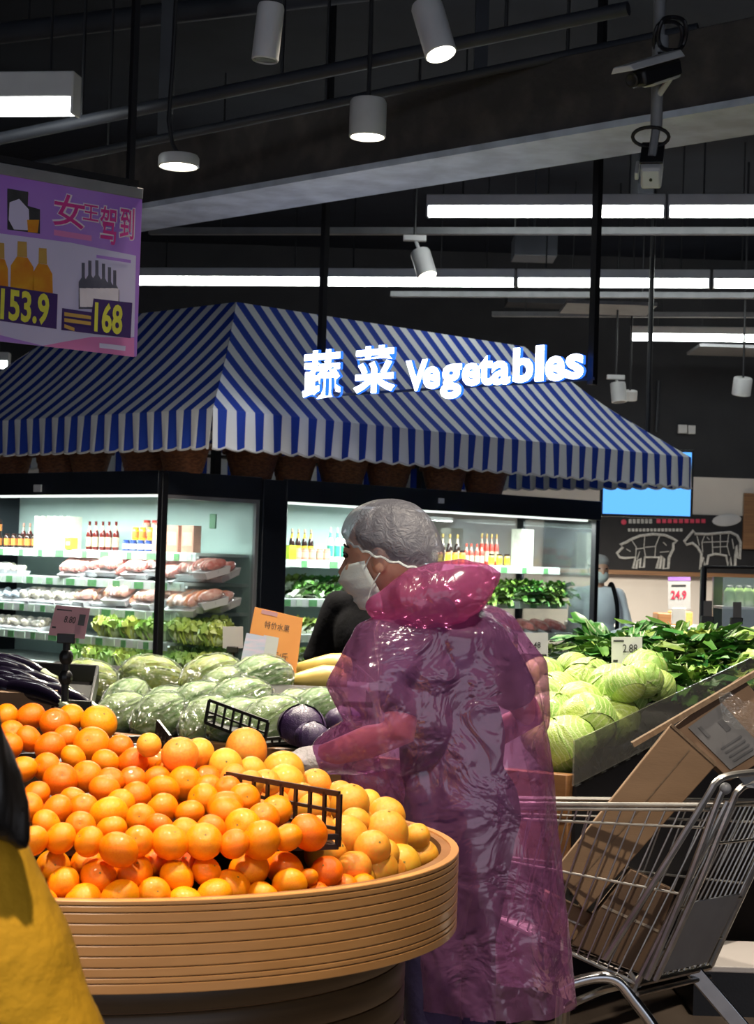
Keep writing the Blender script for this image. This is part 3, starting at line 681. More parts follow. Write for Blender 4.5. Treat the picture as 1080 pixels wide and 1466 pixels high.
light_area(fl, IS(FU + .10, (WA + WB) / 2, FT - HT - .02), WB - WA - .2, .05, lW, rU.cross(lW).cross(lW), 40)
# ---- right case
UA = (onplane(408, 720, IS(0, FW, 0), lW) - IS(0, 0, 0)).dot(rU); UB = (onplane(853, 740, IS(0, FW, 0), lW) - IS(0, 0, 0)).dot(rU)
fr_ = thing('refrigerated_case', IS((UA + UB) / 2, FW + DEP / 2, 0), 'open black fridge case on the right behind the woman in the poncho', 'fridge')
obj('back_wall', ib(UA, UA + (UB - UA) * .62, FW + DEP - .04, FW + DEP, .1, FT - .02), K['fridge_in'], fr_)
obj('back_glass', ib(UA + (UB - UA) * .62, UB, FW + DEP - .02, FW + DEP - .012, .5, FT - .06), K['glass'], fr_)
obj('back_sill', ib(UA + (UB - UA) * .62, UB, FW + DEP - .04, FW + DEP, .1, .8), K['fridge_in'], fr_)
obj('base', ib(UA, UB, FW - .08, FW + DEP, 0, .5), K['fridge_blk'], fr_, bevel=.01)
obj('deck', ib(UA, UB, FW - .05, FW + DEP - .05, .5, .54), K['fridge_shelf'], fr_)
obj('roof', ib(UA, UB, FW - .02, FW + DEP, FT - .03, FT), K['fridge_blk'], fr_)
obj('header', ib(UA - .02, UB + .02, FW - .04, FW, FT - HT, FT + .01), K['fridge_blk'], fr_, bevel=.004)
obj('header_lamp', ib(UA + .05, UB - .05, FW + .03, FW + .075, FT - HT - .012, FT - HT + .01), K['led'], fr_)
obj('side_column', ib(FU + DEP + .005, UA, FW - .03, FW + DEP, 0, FT), K['fridge_blk'], fr_, bevel=.004)
obj('corner_post', ib(UB - .02, UB + .025, FW - .025, FW + .02, .4, FT), K['black'], fr_, bevel=.004)
obj('corner_post', ib(UB - .02, UB + .025, FW + DEP - .045, FW + DEP, .4, FT), K['black'], fr_, bevel=.004)
obj('end_glass', ib(UB - .004, UB + .004, FW + .02, FW + DEP - .05, .5, FT - HT), K['glass'], fr_)
obj('end_header', ib(UB - .02, UB + .02, FW, FW + DEP, FT - HT, FT + .01), K['fridge_blk'], fr_, bevel=.004)
def rsh(px, py): return onplane(px, py, IS(0, FW, 0), lW).z
RS = [rsh(560, 805), rsh(740, 862), rsh(740, 908)]
RS.append(RS[2] - .18)
RD = [.42, .50, .56, .62]
for z, d in zip(RS, RD): shelf(fr_, 'R', z, d, UA + .02, UB - .05)
light_area(fr_, IS((UA + UB) / 2, FW + .10, FT - HT - .02), UB - UA - .2, .05, rU, lW, 40)
tag(obj('small_tag_holder', MB().box(onplane(632, 717, IS(0, FW - .05, 0), lW), (.05, .01, .035), rU, lW), K['paper'], fl if 0 else fr_), None)
obj('small_tag_holder', MB().box(onplane(54, 699, IS(FU - .05, 0, 0), rU), (.01, .08, .045), rU, lW), K['paper'], fl)

# ---- goods on the shelves -------------------------------------------------
def goods(name, parts, label, cat, group):
    """prototype at the origin made of (partname, MB, material)"""
    root = thing(name, (0, 0, 0), label, cat, group)
    for pn, mb, m in parts: obj(pn, mb, m, root)
    return root
PROTO = {}
def lath(prof, seg=12): return MB().lathe(prof, seg)
def bottle_parts(h, r, body, label, cap):
    return [('glass_body', lath([(r * .9, 0), (r, .01), (r, h * .55), (r * .8, h * .64), (r * .36, h * .74), (r * .32, h * .9)]), body),
            ('paper_label', lath([(r * 1.02, h * .12), (r * 1.02, h * .45)]), label), ('neck_label', lath([(r * .60, h * .69), (r * .40, h * .76), (r * .36, h * .85)]), label), ('cap', lath([(r * .38, h * .88), (r * .4, h * .9), (r * .4, h), (r * .3, h)]), cap)]
def jar_parts(h, r, body, label, cap):
    return [('glass_body', lath([(r * .9, 0), (r, .008), (r, h * .78), (r * .8, h * .86)]), body), ('paper_label', lath([(r * 1.02, h * .18), (r * 1.02, h * .66)]), label), ('lid', lath([(r * .84, h * .84), (r * .86, h * .86), (r * .86, h * .99), (r * .8, h)]), cap)]
def box_parts(w_, d, h, m, lab, lw=.8, lh=.4):
    return [('carton', MB().box((0, 0, h / 2), (w_, d, h)), m), ('print', MB().box((0, -d / 2 - .001, h * .5), (w_ * lw, .002, h * lh)), lab)]
G = {}
gm = lambda n, c, r=.4, c2=None: mat(n, c, r, col2=c2 or tuple(x * .8 for x in c), ns=20)
m_dkred = gm('dark_red_sauce', (.11, .015, .012), .2); m_beige = gm('beige_print', (.5, .42, .3)); m_or = gm('orange_print', (.68, .20, .04)); m_dk = gm('dark_jar', (.03, .015, .012), .2)
m_blue = gm('blue_can', (.02, .05, .22)); m_yel = gm('yellow_jar', (.72, .50, .03)); m_lime = gm('lime_box', (.58, .72, .05)); m_cream = gm('cream_carton', (.58, .62, .52)); m_red = gm('red_print', (.55, .05, .03))
m_teal = gm('teal_print', (.05, .36, .26)); m_green = gm('green_carton', (.05, .2, .08)); m_gold2 = gm('gold_cap', (.5, .35, .1)); m_pk = gm('pink_print', (.62, .28, .2)); m_wh = K['paper']
def defg(key, parts, name, label, cat, group): G[key] = (goods(name, parts, label, cat, group), [0])
def put(key, P, ang, sc=1.0, label=None, tilt=0):
    root, used = G[key]
    rot = (tilt, 0, ang)
    if not used[0]:
        used[0] = 1; root.location = P; root.rotation_euler = rot; root.scale = (sc,) * 3; WLOC[root] = V(P)
        if label: root['label'] = label
        return root
    return dup(root, P, rot, sc, label)
angL = math.atan2(-rU.y, -rU.x) + PI / 2    # local -Y faces out of the left case
angR = math.atan2(-lW.y, -lW.x) + PI / 2
def PL_(px, py, dep, z):     # left case: point on plane u=FU+dep seen at px
    p = onplane(px, py, IS(FU + dep, 0, 0), rU); return V((p.x, p.y, z))
def PR_(px, py, dep, z):
    p = onplane(px, py, IS(0, FW + dep, 0), lW); return V((p.x, p.y, z))
defg('jar_or', jar_parts(.095, .021, m_dk, m_or, m_dk), 'sauce_jar', 'dark sauce jar with orange label on the top shelf of the left fridge', 'jar', 'orange label jars on the left fridge')
defg('btl_beige', bottle_parts(.185, .021, m_dkred, m_beige, m_dkred), 'sauce_bottle', 'dark red sauce bottle with beige label on the left fridge top shelf', 'bottle', 'red sauce bottles on the left fridge')
defg('btl_thin', bottle_parts(.17, .019, m_dkred, m_beige, m_pk), 'sauce_bottle', 'slim sauce bottle standing behind the orange label jars', 'bottle', 'slim bottles behind the jars')
defg('carton', box_parts(.035, .1, .215, m_cream, m_wh, .5, .3), 'drink_carton', 'tall cream carton in the row on the left fridge top shelf', 'carton', 'cream cartons on the left fridge')
defg('lime', box_parts(.07, .05, .075, m_lime, m_wh, .5, .3), 'lime_box', 'small lime green box in front of the cream cartons', 'box', None)
defg('can', jar_parts(.07, .024, m_blue, m_wh, m_blue), 'blue_can', 'short blue can with white mark on the left fridge top shelf', 'can', 'blue cans on the left fridge')
defg('yjar', jar_parts(.08, .022, m_yel, m_or, m_yel), 'yellow_jar', 'yellow jar stacked on the blue cans', 'jar', 'yellow jars on the blue cans')
defg('ojar', jar_parts(.10, .026, m_pk, m_beige, m_red), 'red_lid_jar', 'pink jar with red lid behind the picture boxes', 'jar', 'red lid jars on the left fridge')
defg('picbox', box_parts(.115, .06, .165, m_pk, m_beige, .8, .5), 'food_box', 'salmon food box with picture beside the fridge corner post', 'box', 'food boxes beside the corner post')
z0 = LS[0]
for x in (10, 20, 30, 40, 50): put('jar_or', PL_(x, 780, .35, z0), angL + random.uniform(-.2, .2))
for x in (5,): put('jar_or', PL_(x - 6, 770, .40, z0 + .0), angL); put('jar_or', PL_(x - 6, 750, .40, z0 + .096), angL)
for x in (34, 43, 52): put('btl_thin', PL_(x, 760, .47, z0), angL)
for x in (60, 69, 78, 87, 96, 106): put('carton', PL_(x, 760, .38, z0), angL + .02)
put('lime', PL_(102, 780, .305, z0), angL)
for d in (.36, .43):
    for x in (128, 137, 147, 156, 166): put('btl_beige', PL_(x, 770, d, z0), angL + random.uniform(-.3, .3))
for x in (181, 191, 202, 213): put('can', PL_(x, 780, .35, z0), angL)
for x in (194, 204, 216): put('yjar', PL_(x, 770, .38, z0 + .071), angL)
for x in (211, 223, 234): put('ojar', PL_(x, 740, .52, z0 + .101), angL); put('ojar', PL_(x, 745, .52, z0), angL)
for x in (232, 252, 274): put('picbox', PL_(x, 770, .37, z0), angL)
# meat trays, mushrooms, greens
def meat_parts(m1, m2, n=7, wdt=.15, dp=.12, hh=.05):
    tr = MB().hexa([V((-wdt * .42, -dp * .42, 0)), V((wdt * .42, -dp * .42, 0)), V((wdt * .42, dp * .42, 0)), V((-wdt * .42, dp * .42, 0))], [V((-wdt / 2, -dp / 2, .03)), V((wdt / 2, -dp / 2, .03)), V((wdt / 2, dp / 2, .03)), V((-wdt / 2, dp / 2, .03))])
    out = [('tray', tr, K['paper'])]
    for i in range(n):
        x = (i + .5) / n * wdt * .86 - wdt * .43
        out.append(('meat_cut', MB().ell((x, random.uniform(-.01, .01), .034 + hh * .3 + random.uniform(-.004, .008)), (wdt / n * .75, dp * .40, hh * .45), nu=10, nv=6), (m1, m2)[i % 2]))
    wr = MB().ell((0, 0, .03), (wdt * .5, dp * .5, hh * .85), nu=16, nv=8)
    out.append(('cling_film', wr, K['wrap']))
    return out
m_meat1 = mat('red_meat', (.58, .16, .14), .35, col2=(.72, .36, .32), ns=40, coat=.3); m_meat2 = mat('fatty_meat', (.78, .52, .46), .35, col2=(.64, .27, .22), ns=40, coat=.3)
m_sal = mat('orange_meat', (.78, .24, .10), .35, col2=(.7, .42, .3), ns=40, coat=.3); m_mush = mat('pale_mushroom', (.66, .62, .52), .5, col2=(.56, .50, .38), ns=30)
m_bluepk = mat('blue_white_pack', (.38, .52, .68), .3, col2=(.66, .72, .74), ns=25)
defg('meat', meat_parts(m_meat1, m_meat2), 'meat_tray', 'film wrapped tray of pink meat on the second shelf of the left fridge', 'meat tray', 'pink meat trays')
defg('salmon', meat_parts(m_sal, m_meat2, 6), 'meat_tray', 'film wrapped tray of orange red meat on the third shelf of the left fridge', 'meat tray', 'orange meat trays')
def mush_parts(m1, n=9):
    out = meat_parts(m1, m1, 0)[:1]
    for i in range(n): out.append(('mushroom', MB().ell((random.uniform(-.055, .055), random.uniform(-.04, .04), .04 + random.uniform(0, .02)), (.022, .02, .018), nu=10, nv=6), m1))
    out.append(('cling_film', MB().ell((0, 0, .03), (.075, .06, .045), nu=16, nv=8), K['wrap']))
    return out
defg('mush', mush_parts(m_mush), 'mushroom_pack', 'film wrapped pack of pale mushrooms in the left fridge', 'mushroom pack', 'mushroom packs')
defg('bluepk', mush_parts(m_bluepk, 7), 'white_blue_pack', 'blue and white wrapped pack at the left end of the third shelf', 'food pack', 'blue white packs')
for i, x in enumerate((112, 136, 160, 184, 208, 232, 258, 284, 308)):
    put('meat', PL_(x + random.uniform(-5, 5), 826, .30 + .04 * (i % 2), LS[1] + .005 + .02 * (i % 3)), angL + random.uniform(-.6, .6), random.uniform(1.25, 1.55), 'tray of pink meat, front row of the second shelf' + (' behind the glass end' if x > 236 else (' above the pink price card' if x < 150 else ' beside the corner post')), tilt=random.uniform(.2, .5))
    put('meat', PL_(x + 8, 812, .46, LS[1] + .03), angL + random.uniform(-.15, .15), 1.45, tilt=.35)
put('mush', PL_(8, 826, .30, LS[1]), angL, 1.1); put('mush', PL_(26, 830, .29, LS[1]), angL, .9)
for x in (4, 20, 32): put('bluepk', PL_(x, 868, .25, LS[2]), angL, 1.1, tilt=.3)
for x in (48, 66, 84, 102): put('mush', PL_(x, 868, .25, LS[2]), angL + random.uniform(-.2, .2), 1.4, tilt=.3); put('mush', PL_(x + 6, 858, .42, LS[2] + .02), angL, 1.1, tilt=.3)
for i, x in enumerate((130, 152, 174, 196, 218, 242, 266, 290, 312)):
    put('salmon', PL_(x + random.uniform(-5, 5), 870, .25 + .04 * (i % 2), LS[2] + .005 + .02 * (i % 3)), angL + random.uniform(-.6, .6), random.uniform(1.25, 1.55), 'tray of orange red meat, front row of the third shelf' + (' behind the glass end' if x > 236 else (' above the pink price card' if x < 180 else ' beside the corner post')), tilt=random.uniform(.2, .5))
    if x > 170: put('salmon', PL_(x + 6, 856, .42, LS[2] + .03), angL + random.uniform(-.15, .15), 1.45, tilt=.35)
for x in (4, 18, 34, 48, 62): put('mush', PL_(x, 912, .19, LS[3]), angL + random.uniform(-.3, .3), 1.15, tilt=.3)
# lettuce style heads
def lettuce(m, n=16, rad=.075, h=.10):
    mb = MB()
    for i in range(n):
        a = i * 2.4; tl = .25 + .75 * i / n
        d = V((math.cos(a), math.sin(a), 0)); s = V((-d.y, d.x, 0)); rows = []
        for j in range(5):
            f = j / 4; wd = rad * .75 * math.sin(PI * (.15 + .8 * f)) 
            rr = rad * (.15 + tl * f * .9); z = .01 + h * (1.15 - .6 * tl) * math.sin(f * PI * .62)
            rows.append([d * rr + s * wd * k + UZ * (z + .012 * math.sin(k * 7 + i + j) - .02 * k * k * (1 - tl)) for k in (-1, -.5, 0, .5, 1)])
        mb.grid(rows)
    return mb
def greenpack(m): return [('leaves', lettuce(m), m), ('core', MB().ell((0, 0, .04), (.045, .045, .045), nu=10, nv=6), K['stalk'])]
defg('lettuce', greenpack(K['leaf_pale']), 'lettuce_head', 'bright green lettuce head on a lower shelf of the left fridge', 'lettuce', 'lettuce heads in the left fridge')
for x in range(150, 330, 15):
    zo = 'left of the black corner post' if x < 236 else 'behind the glass end'
    put('lettuce', PL_(x + random.uniform(-4, 4), 912, .17, LS[3]), random.uniform(0, 6), random.uniform(1.1, 1.4), 'lettuce in the front row, fourth fridge shelf, ' + zo); put('lettuce', PL_(x + random.uniform(-4, 4), 900, .33, LS[3] + .02), random.uniform(0, 6), random.uniform(1.1, 1.4), 'lettuce in the rear row, fourth fridge shelf, ' + zo)
zd = lsh(200, 962)
for x in range(118, 320, 16):
    for dd, yy, ex in ((.14, 950, 0), (.3, 935, .03)): put('lettuce', PL_(x + random.uniform(-4, 4), yy, dd, zd + ex), random.uniform(0, 6), random.uniform(1.1, 1.35), 'lettuce on the lowest left fridge shelf, ' + ('front' if ex == 0 else 'rear') + (' row left of the corner post' if x < 236 else ' row behind the glass end'))
obj('lower_tray', ib(FU + .0, FU + DEP - .05, WA + .03, WB - .02, zd - .03, zd), K['fridge_shelf'], fl)
# right case goods
defg('r_ycap', bottle_parts(.2, .02, m_dk, m_yel, m_beige), 'sauce_bottle', 'dark bottle with yellow label beside the black fridge column', 'bottle', 'yellow label bottles on the right fridge')
defg('r_teal', bottle_parts(.22, .02, K['stalk_white'], m_teal, m_wh), 'clear_bottle', 'clear bottle with teal label left of the woman in the hair cap', 'bottle', 'teal label bottles on the right fridge')
defg('r_pk', jar_parts(.075, .024, m_pk, m_beige, m_pk), 'pink_jar', 'short pink jar on the right fridge shelf left of the hair cap', 'jar', 'pink jars on the right fridge')
defg('r_ybox', box_parts(.06, .05, .09, m_lime, m_yel, .7, .4), 'yellow_box', 'small yellow box beside the black fridge column', 'box', None)
defg('r_org', bottle_parts(.215, .022, m_dk, m_beige, m_gold2), 'sauce_bottle', 'tall dark bottle with pale neck right of the hair cap', 'bottle', 'tall dark bottles on the right fridge')
defg('r_ojar', jar_parts(.10, .022, m_or, m_yel, m_dk), 'orange_jar', 'orange jar in front of the tall dark bottles', 'jar', 'orange jars on the right fridge')
defg('r_red', bottle_parts(.15, .019, m_red, m_beige, m_red), 'chili_bottle', 'red chili bottle between the orange jars and the yellow jars', 'bottle', 'red bottles on the right fridge')
defg('r_thin', bottle_parts(.23, .019, m_red, m_beige, m_gold2), 'sauce_bottle', 'slim red bottle with beige neck behind the yellow jars', 'bottle', 'slim red bottles on the right fridge')
defg('r_yjar', jar_parts(.085, .023, m_gold2, m_yel, m_dk), 'yellow_jar', 'yellow jar with black lid left of the white box', 'jar', 'yellow jars with black lids')
defg('r_wbox', box_parts(.135, .10, .275, m_cream, m_wh, .5, .1), 'white_box', 'tall white gift box at the right end of the fridge shelf', 'box', None)
z0 = RS[0]
for x in (418, 427, 436, 445): put('r_ycap', PR_(x, 780, .42, z0), angR)
put('r_ybox', PR_(416, 790, .31, z0), angR)
for x in (427, 437, 447, 458, 468): put('r_pk', PR_(x, 792, .33, z0), angR)
for x in (473, 483, 493): put('r_teal', PR_(x, 780, .40, z0), angR)
for x in (624, 634, 644, 655): put('r_org', PR_(x, 780, .45, z0), angR)
for x in (632, 642, 652, 662): put('r_ojar', PR_(x, 790, .33, z0), angR)
for x in (668, 675, 683, 690): put('r_red', PR_(x, 788, .34, z0), angR)
for x in (690, 697, 704, 711): put('r_thin', PR_(x, 780, .46, z0), angR)
for x in (704, 715, 726): put('r_yjar', PR_(x, 800, .34, z0), angR)
put('r_wbox', PR_(748, 790, .38, z0), angR)
# leafy packs
def bok(nl=9, L_=.22, m1=None, seed=1, wk=1.0, sprd=1.0):
    rnd = random.Random(seed); lv = MB(); st = MB()
    for i in range(nl):
        a = rnd.uniform(-.5, .5) * sprd; b = rnd.uniform(.05, .7) * (1 if sprd == 1 else 1.4); l = L_ * rnd.uniform(.75, 1.15)
        d = V((math.sin(a), math.cos(a) * math.cos(b), math.sin(b))); s = d.cross(UZ).normalized(); n = s.cross(d)
        rows = []
        for j in range(6):
            f = j / 5; wd = .045 * wk * math.sin(PI * (.06 + .80 * f)) ** .8 * rnd.uniform(.85, 1.15)
            c = d * l * (.38 + .62 * f) + n * (-(.05 if sprd == 1 else .16) * f * f * rnd.uniform(.6, 1.3))
            rows.append([c + s * wd * k + n * (.012 * k * k + .016 * wk * abs(k) * math.sin(5 * k + 2.3 * j + i)) for k in (-1, -.5, 0, .5, 1)])
        lv.grid(rows)
        st.tube([V((0, 0, .01)) + s * rnd.uniform(-.02, .02), d * l * .4, d * l * .8 - n * .03], [.013, .009, .003], 6)
    return lv, st
def bok_parts(seed, m1, m2, nl=9, L_=.22, wk=1.0, sprd=1.0):
    a, b = bok(nl, L_, None, seed, wk, sprd); return [('leaves', a, m1), ('stalks', b, m2)]
defg('bok', bok_parts(3, K['leaf'], K['stalk_white']), 'bok_choy', 'bundle of dark green leaves with white stalks in the right fridge', 'bok choy', 'leafy bundles in the right fridge')
defg('bokp', bok_parts(4, K['leaf_pale'], K['stalk_white']), 'bok_choy', 'bundle of bright green leaves in the right fridge behind the shopper in black', 'bok choy', 'bright bundles in the right fridge')
for x in range(412, 500, 16):
    for dd, yy, ex in ((.31, 850, 0), (.44, 836, .05)): put('bok', PR_(x + random.uniform(-4, 4), yy, dd, RS[1] + ex), angR + random.uniform(-1.4, -.6), random.uniform(.9, 1.1))
    put('bokp', PR_(x + random.uniform(-4, 4), 900, .2, RS[2]), angR + random.uniform(-1.4, -.6), random.uniform(.9, 1.1)); put('bokp', PR_(x, 930, .2, RS[3]), angR + random.uniform(-1.4, -.6), 1)
for x in range(690, 800, 15):
    for dd, yy, ex in ((.31, 850, 0), (.44, 836, .05)): put('bok', PR_(x + random.uniform(-4, 4), yy, dd, RS[1] + ex), angR + random.uniform(2.3, 3.6), random.uniform(.85, 1.05))
defg('ribs', meat_parts(m_meat1, m_meat2, 5, .14, .18, .06), 'meat_tray', 'film wrapped tray of red meat strips in the right fridge', 'meat tray', 'red meat trays in the right fridge')
for x in range(690, 800, 20): put('ribs', PR_(x, 895, .28, RS[2]), angR + .5, 1.1, tilt=.35)
for x in range(560, 690, 20): put('ribs', PR_(x, 890, .28, RS[2]), angR + .5, 1.1, tilt=.35)
for x in range(700, 820, 18): put('bokp', PR_(x, 930, .2, RS[3]), angR + random.uniform(-1.4, -.6), 1)
# hanging green tag in the left case
tag(obj('green_tag', MB().box(PL_(305, 750, .5, 1.62), (.06, .012, .09), lW, rU), m_green, None, origin=PL_(305, 750, .5, 1.6), bevel=.004), 'dark green tag hanging inside the glass end of the left fridge', 'tag')
# ---- wicker baskets on top of the cases
def basket(seed):
    b = MB(); w_, d, h = .16, .13, .15; rings = []
    for j in range(11):
        f = j / 10; k = .72 + .28 * f + (.012 if j % 2 else 0)
        rings.append([V((w_ * k * math.cos(a) * (1 + .01 * math.sin(9 * a + j * PI)), d * k * math.sin(a) * (1 + .01 * math.sin(9 * a + j * PI)), h * f)) for a in [2 * PI * i / 36 for i in range(36)]])
    for j in range(6):
        f = 1 - j / 5 * .9; k = .69 + .28 * f
        rings.append([V((w_ * k * math.cos(a), d * k * math.sin(a), h * f + .005)) for a in [2 * PI * i / 36 for i in range(36)]])
    b.loft(rings)
    rim = MB().tube([V((w_ * 1.02 * math.cos(a), d * 1.02 * math.sin(a), h + .006 * math.sin(12 * a))) for a in [2 * PI * i / 48 for i in range(48)]], .014, 8, closed=True)
    return [('weave', b, K['wicker']), ('rim', rim, K['wicker'])]
bk = goods('wicker_basket', basket(1), 'brown wicker basket under the awning on top of the fridges', 'basket', 'wicker baskets under the awning')
first = True
spots = [(PL_(x, 685, .22, FT + .005), angL, s) for x, s in ((16, 1.0), (84, 1.2), (128, 1.0), (205, 1.1), (262, 1.1))] + [(PR_(x, 690, .24, FT + .005), angR, s) for x, s in ((360, 1.15), (420, 1.0), (490, 1.2), (556, 1.1), (636, 1.1), (694, 1.15))]
labs = ['brown wicker basket at the left end of the row under the awning', 'large wicker basket above the left fridge sauce bottles', 'wicker basket above the left fridge, third from the left', 'wicker basket left of the awning corner', 'wicker basket just behind the awning corner above the glass end',
        'wicker basket right of the awning corner', 'small wicker basket above the black fridge column', 'wicker basket above the front of the hair cap', 'wicker basket above the back of the hair cap', 'wicker basket above the small white tag on the right fridge', 'wicker basket at the right end of the row under the awning']
for (p, a, s), lb in zip(spots, labs):
    if first: bk.location = p; bk.rotation_euler = (0, 0, a); bk.scale = (s,) * 3; bk['label'] = lb; first = False
    else: dup(bk, p, (0, 0, a), s, lb)

# ================================================================== FAR BACKGROUND
# screen hanging behind the awning end
TY = C1.y + .85
a = at(862, 640, TY); b = at(992, 743, TY)
tv = thing('hanging_screen', ((a.x + b.x) / 2, TY, b.z), 'blue glowing screen hanging behind the right end of the awning', 'screen')
obj('frame', MB().box(((a.x + b.x) / 2, TY + .03, (a.z + b.z) / 2), (b.x - a.x, .06, a.z - b.z)), K['black_plastic'], tv, bevel=.008)
obj('panel', MB().box(((a.x + b.x) / 2, TY - .002, (a.z + b.z) / 2), (b.x - a.x - .04, .006, a.z - b.z - .04)), K['screen'], tv)
obj('mount_pole', MB().tube([V(((a.x + b.x) / 2, TY + .05, a.z)), V(((a.x + b.x) / 2, TY + .05, CEIL))], .02, 8), K['black'], tv)
# meat board on the far wall
BY = WY - .06
def wbox(x0, y0, x1, y1, Y, d): 
    xm = (x0 + min(x1, 1080)) / 2 if x1 - x0 < 300 else 945
    a = at(x0, y0, Y); b = at(x1, y1, Y); za = at(xm, y0, Y).z; zb2 = at(xm, y1, Y).z; return MB().box(((a.x + b.x) / 2, Y + d / 2, (za + zb2) / 2), (b.x - a.x, d, za - zb2))
mbd = thing('meat_board', at(950, 820, BY), 'black wall board with chalk outlines of a pig and a cow', 'sign board')
obj('board', wbox(780, 735, 1320, 818, BY, .04), K['board_black'], mbd)
obj('ledge', wbox(780, 818, 1320, 824, BY - .05, .1), K['wood_rail'], mbd)
cw = lambda x, y: at(820 + x / 4.154, 680 + y / 4.154, BY - .012)
pig = [(265, 465), (300, 430), (285, 415), (320, 400), (345, 385), (400, 362), (480, 352), (550, 358), (590, 375), (622, 392), (600, 408), (600, 440), (575, 490), (570, 555), (540, 558), (545, 500), (530, 480), (520, 555), (500, 555), (515, 490), (430, 490), (425, 548), (400, 550), (405, 495), (385, 510), (380, 555), (360, 555), (375, 490), (310, 495), (280, 490)]
cow = [(665, 395), (720, 330), (730, 350), (760, 350), (800, 352), (880, 345), (940, 340), (980, 360), (1000, 400), (995, 500), (980, 490), (975, 420), (970, 480), (968, 540), (945, 545), (940, 490), (925, 540), (915, 480), (850, 470), (810, 480), (800, 530), (785, 535), (780, 490), (760, 560), (768, 470), (745, 430), (715, 405), (680, 415)]
for nm, pts, cuts in (('pig_outline', pig, [[(350, 385), (380, 430), (375, 490)], [(430, 360), (425, 430), (435, 488)], [(520, 358), (495, 420), (490, 488)], [(375, 440), (425, 435)], [(430, 430), (492, 425)], [(520, 460), (575, 455)], [(400, 455), (385, 500)], [(540, 400), (560, 420)], [(320, 440), (345, 455)]]),
                      ('cow_outline', cow, [[(790, 352), (770, 400), (775, 460)], [(830, 350), (835, 470)], [(880, 347), (880, 470)], [(930, 345), (920, 420), (935, 480)], [(775, 400), (930, 395)], [(835, 430), (925, 425)], [(740, 360), (755, 420)], [(950, 380), (960, 440)], [(800, 370), (815, 385)]])):
    obj(nm, MB().tube([cw(*p) for p in pts], .016, 5, closed=True), K['chalk'], mbd)
    for c_ in cuts: obj('cut_line', MB().tube([cw(*p) for p in c_], .006, 4), K['chalk'], mbd)
def dashes(parent, x0, y0, x1, h, n, m, fn, nm='lettering'):
    for i in range(n):
        xa = x0 + (x1 - x0) * i / n; xb = xa + (x1 - x0) / n * .72
        v = [fn(xa, y0 + h), fn(xb, y0 + h), fn(xb, y0), fn(xa, y0)]
        obj(nm, MB().add(v, [(0, 1, 2, 3)]), m, parent, smooth=False)
dashes(mbd, 335, 262, 480, 26, 6, K['chalk'], cw); dashes(mbd, 500, 262, 800, 24, 9, K['ink_red'], cw); dashes(mbd, 330, 318, 660, 18, 15, K['chalk'], cw)
obj('red_dot', MB().ell(cw(305, 280), (.03, .004, .03), nu=12, nv=6), K['ink_red'], mbd)
obj('white_oval', MB().ell(cw(918, 268), (.165, .008, .07), X=V((.98, 0, .12)), Z=V((-.12, 0, .98)), nu=24, nv=8), K['paper'], mbd)
tag(obj('wall_picture', wbox(1066, 706, 1200, 786, BY - .06, .05), K['wood_rail'], None, origin=at(1066, 786, BY)), 'tan picture panel on the far wall at the right edge', 'picture')
tag(obj('wall_sensor', wbox(972, 608, 984, 620, BY - .02, .07).add(wbox(986, 609, 996, 621, BY - .02, .07).v, wbox(986, 609, 996, 621, BY - .02, .07).f), K['white_metal'], None, origin=at(984, 620, BY)), 'small white double wall box high on the charcoal wall', 'wall box')
tag(obj('wall_rail', MB().tube([at(944, 545, WY - .1), at(940, 618, WY - .1)], .02, 6), K['duct'], None, origin=at(940, 618, WY - .1)), 'thin dark conduit on the charcoal wall', 'conduit')
# meat counter behind, with price poster, green cooler
mc = thing('meat_counter', at(1000, 905, 17), 'pale meat counter along the far wall behind the leafy greens', 'counter')
a = at(820, 892, 17); b = at(1250, 892, 17)
obj('top', MB().box(((a.x + b.x) / 2, 17.1, a.z - .03), (b.x - a.x, 1.3, .06)), K['white_metal'], mc, bevel=.01)
obj('body', MB().box(((a.x + b.x) / 2, 17.32, (a.z - .06) / 2), (b.x - a.x, .8, a.z - .06)), K['wall_light'], mc)
def card(name, x0, y0, x1, y1, Y, m, label, cat, stand=None, parts=None, lean=0):
    c = at((x0 + x1) / 2, y1, Y); tl = at(x0, y0, Y); tr = at(x1, y0, Y); br = at(x1, y1, Y); bl = at(x0, y1, Y)
    t = thing(name, c, label, cat)
    n = V((0, 1, 0)); th = .004
    obj('card', MB().hexa([bl, br, tr, tl], [p + n * th for p in (bl, br, tr, tl)]), m, t, smooth=False)
    return t, (lambda fx, fy, off=.0015: bl.lerp(br, fx).lerp(tl.lerp(tr, fx), fy) - n * off)
def cardtext(t, f, s, x0, y0, x1, y1, m, bold=.01, nm='lettering', off=.0025):
    a = f(x0, y0, off); b = f(x1, y0, off); c = f(x0, y1, off); X = (b - a).normalized(); Z = (c - a).normalized()
    return obj(nm, text_mb(s, f((x0 + x1) / 2, (y0 + y1) / 2, off), X, Z, (b - a).length, (c - a).length, bold), m, t, smooth=False)
def cardpatch(t, f, x0, y0, x1, y1, m, nm='patch', off=.0015):
    return obj(nm, MB().add([f(x0, y0, off), f(x1, y0, off), f(x1, y1, off), f(x0, y1, off)], [(0, 1, 2, 3)]), m, t, smooth=False)
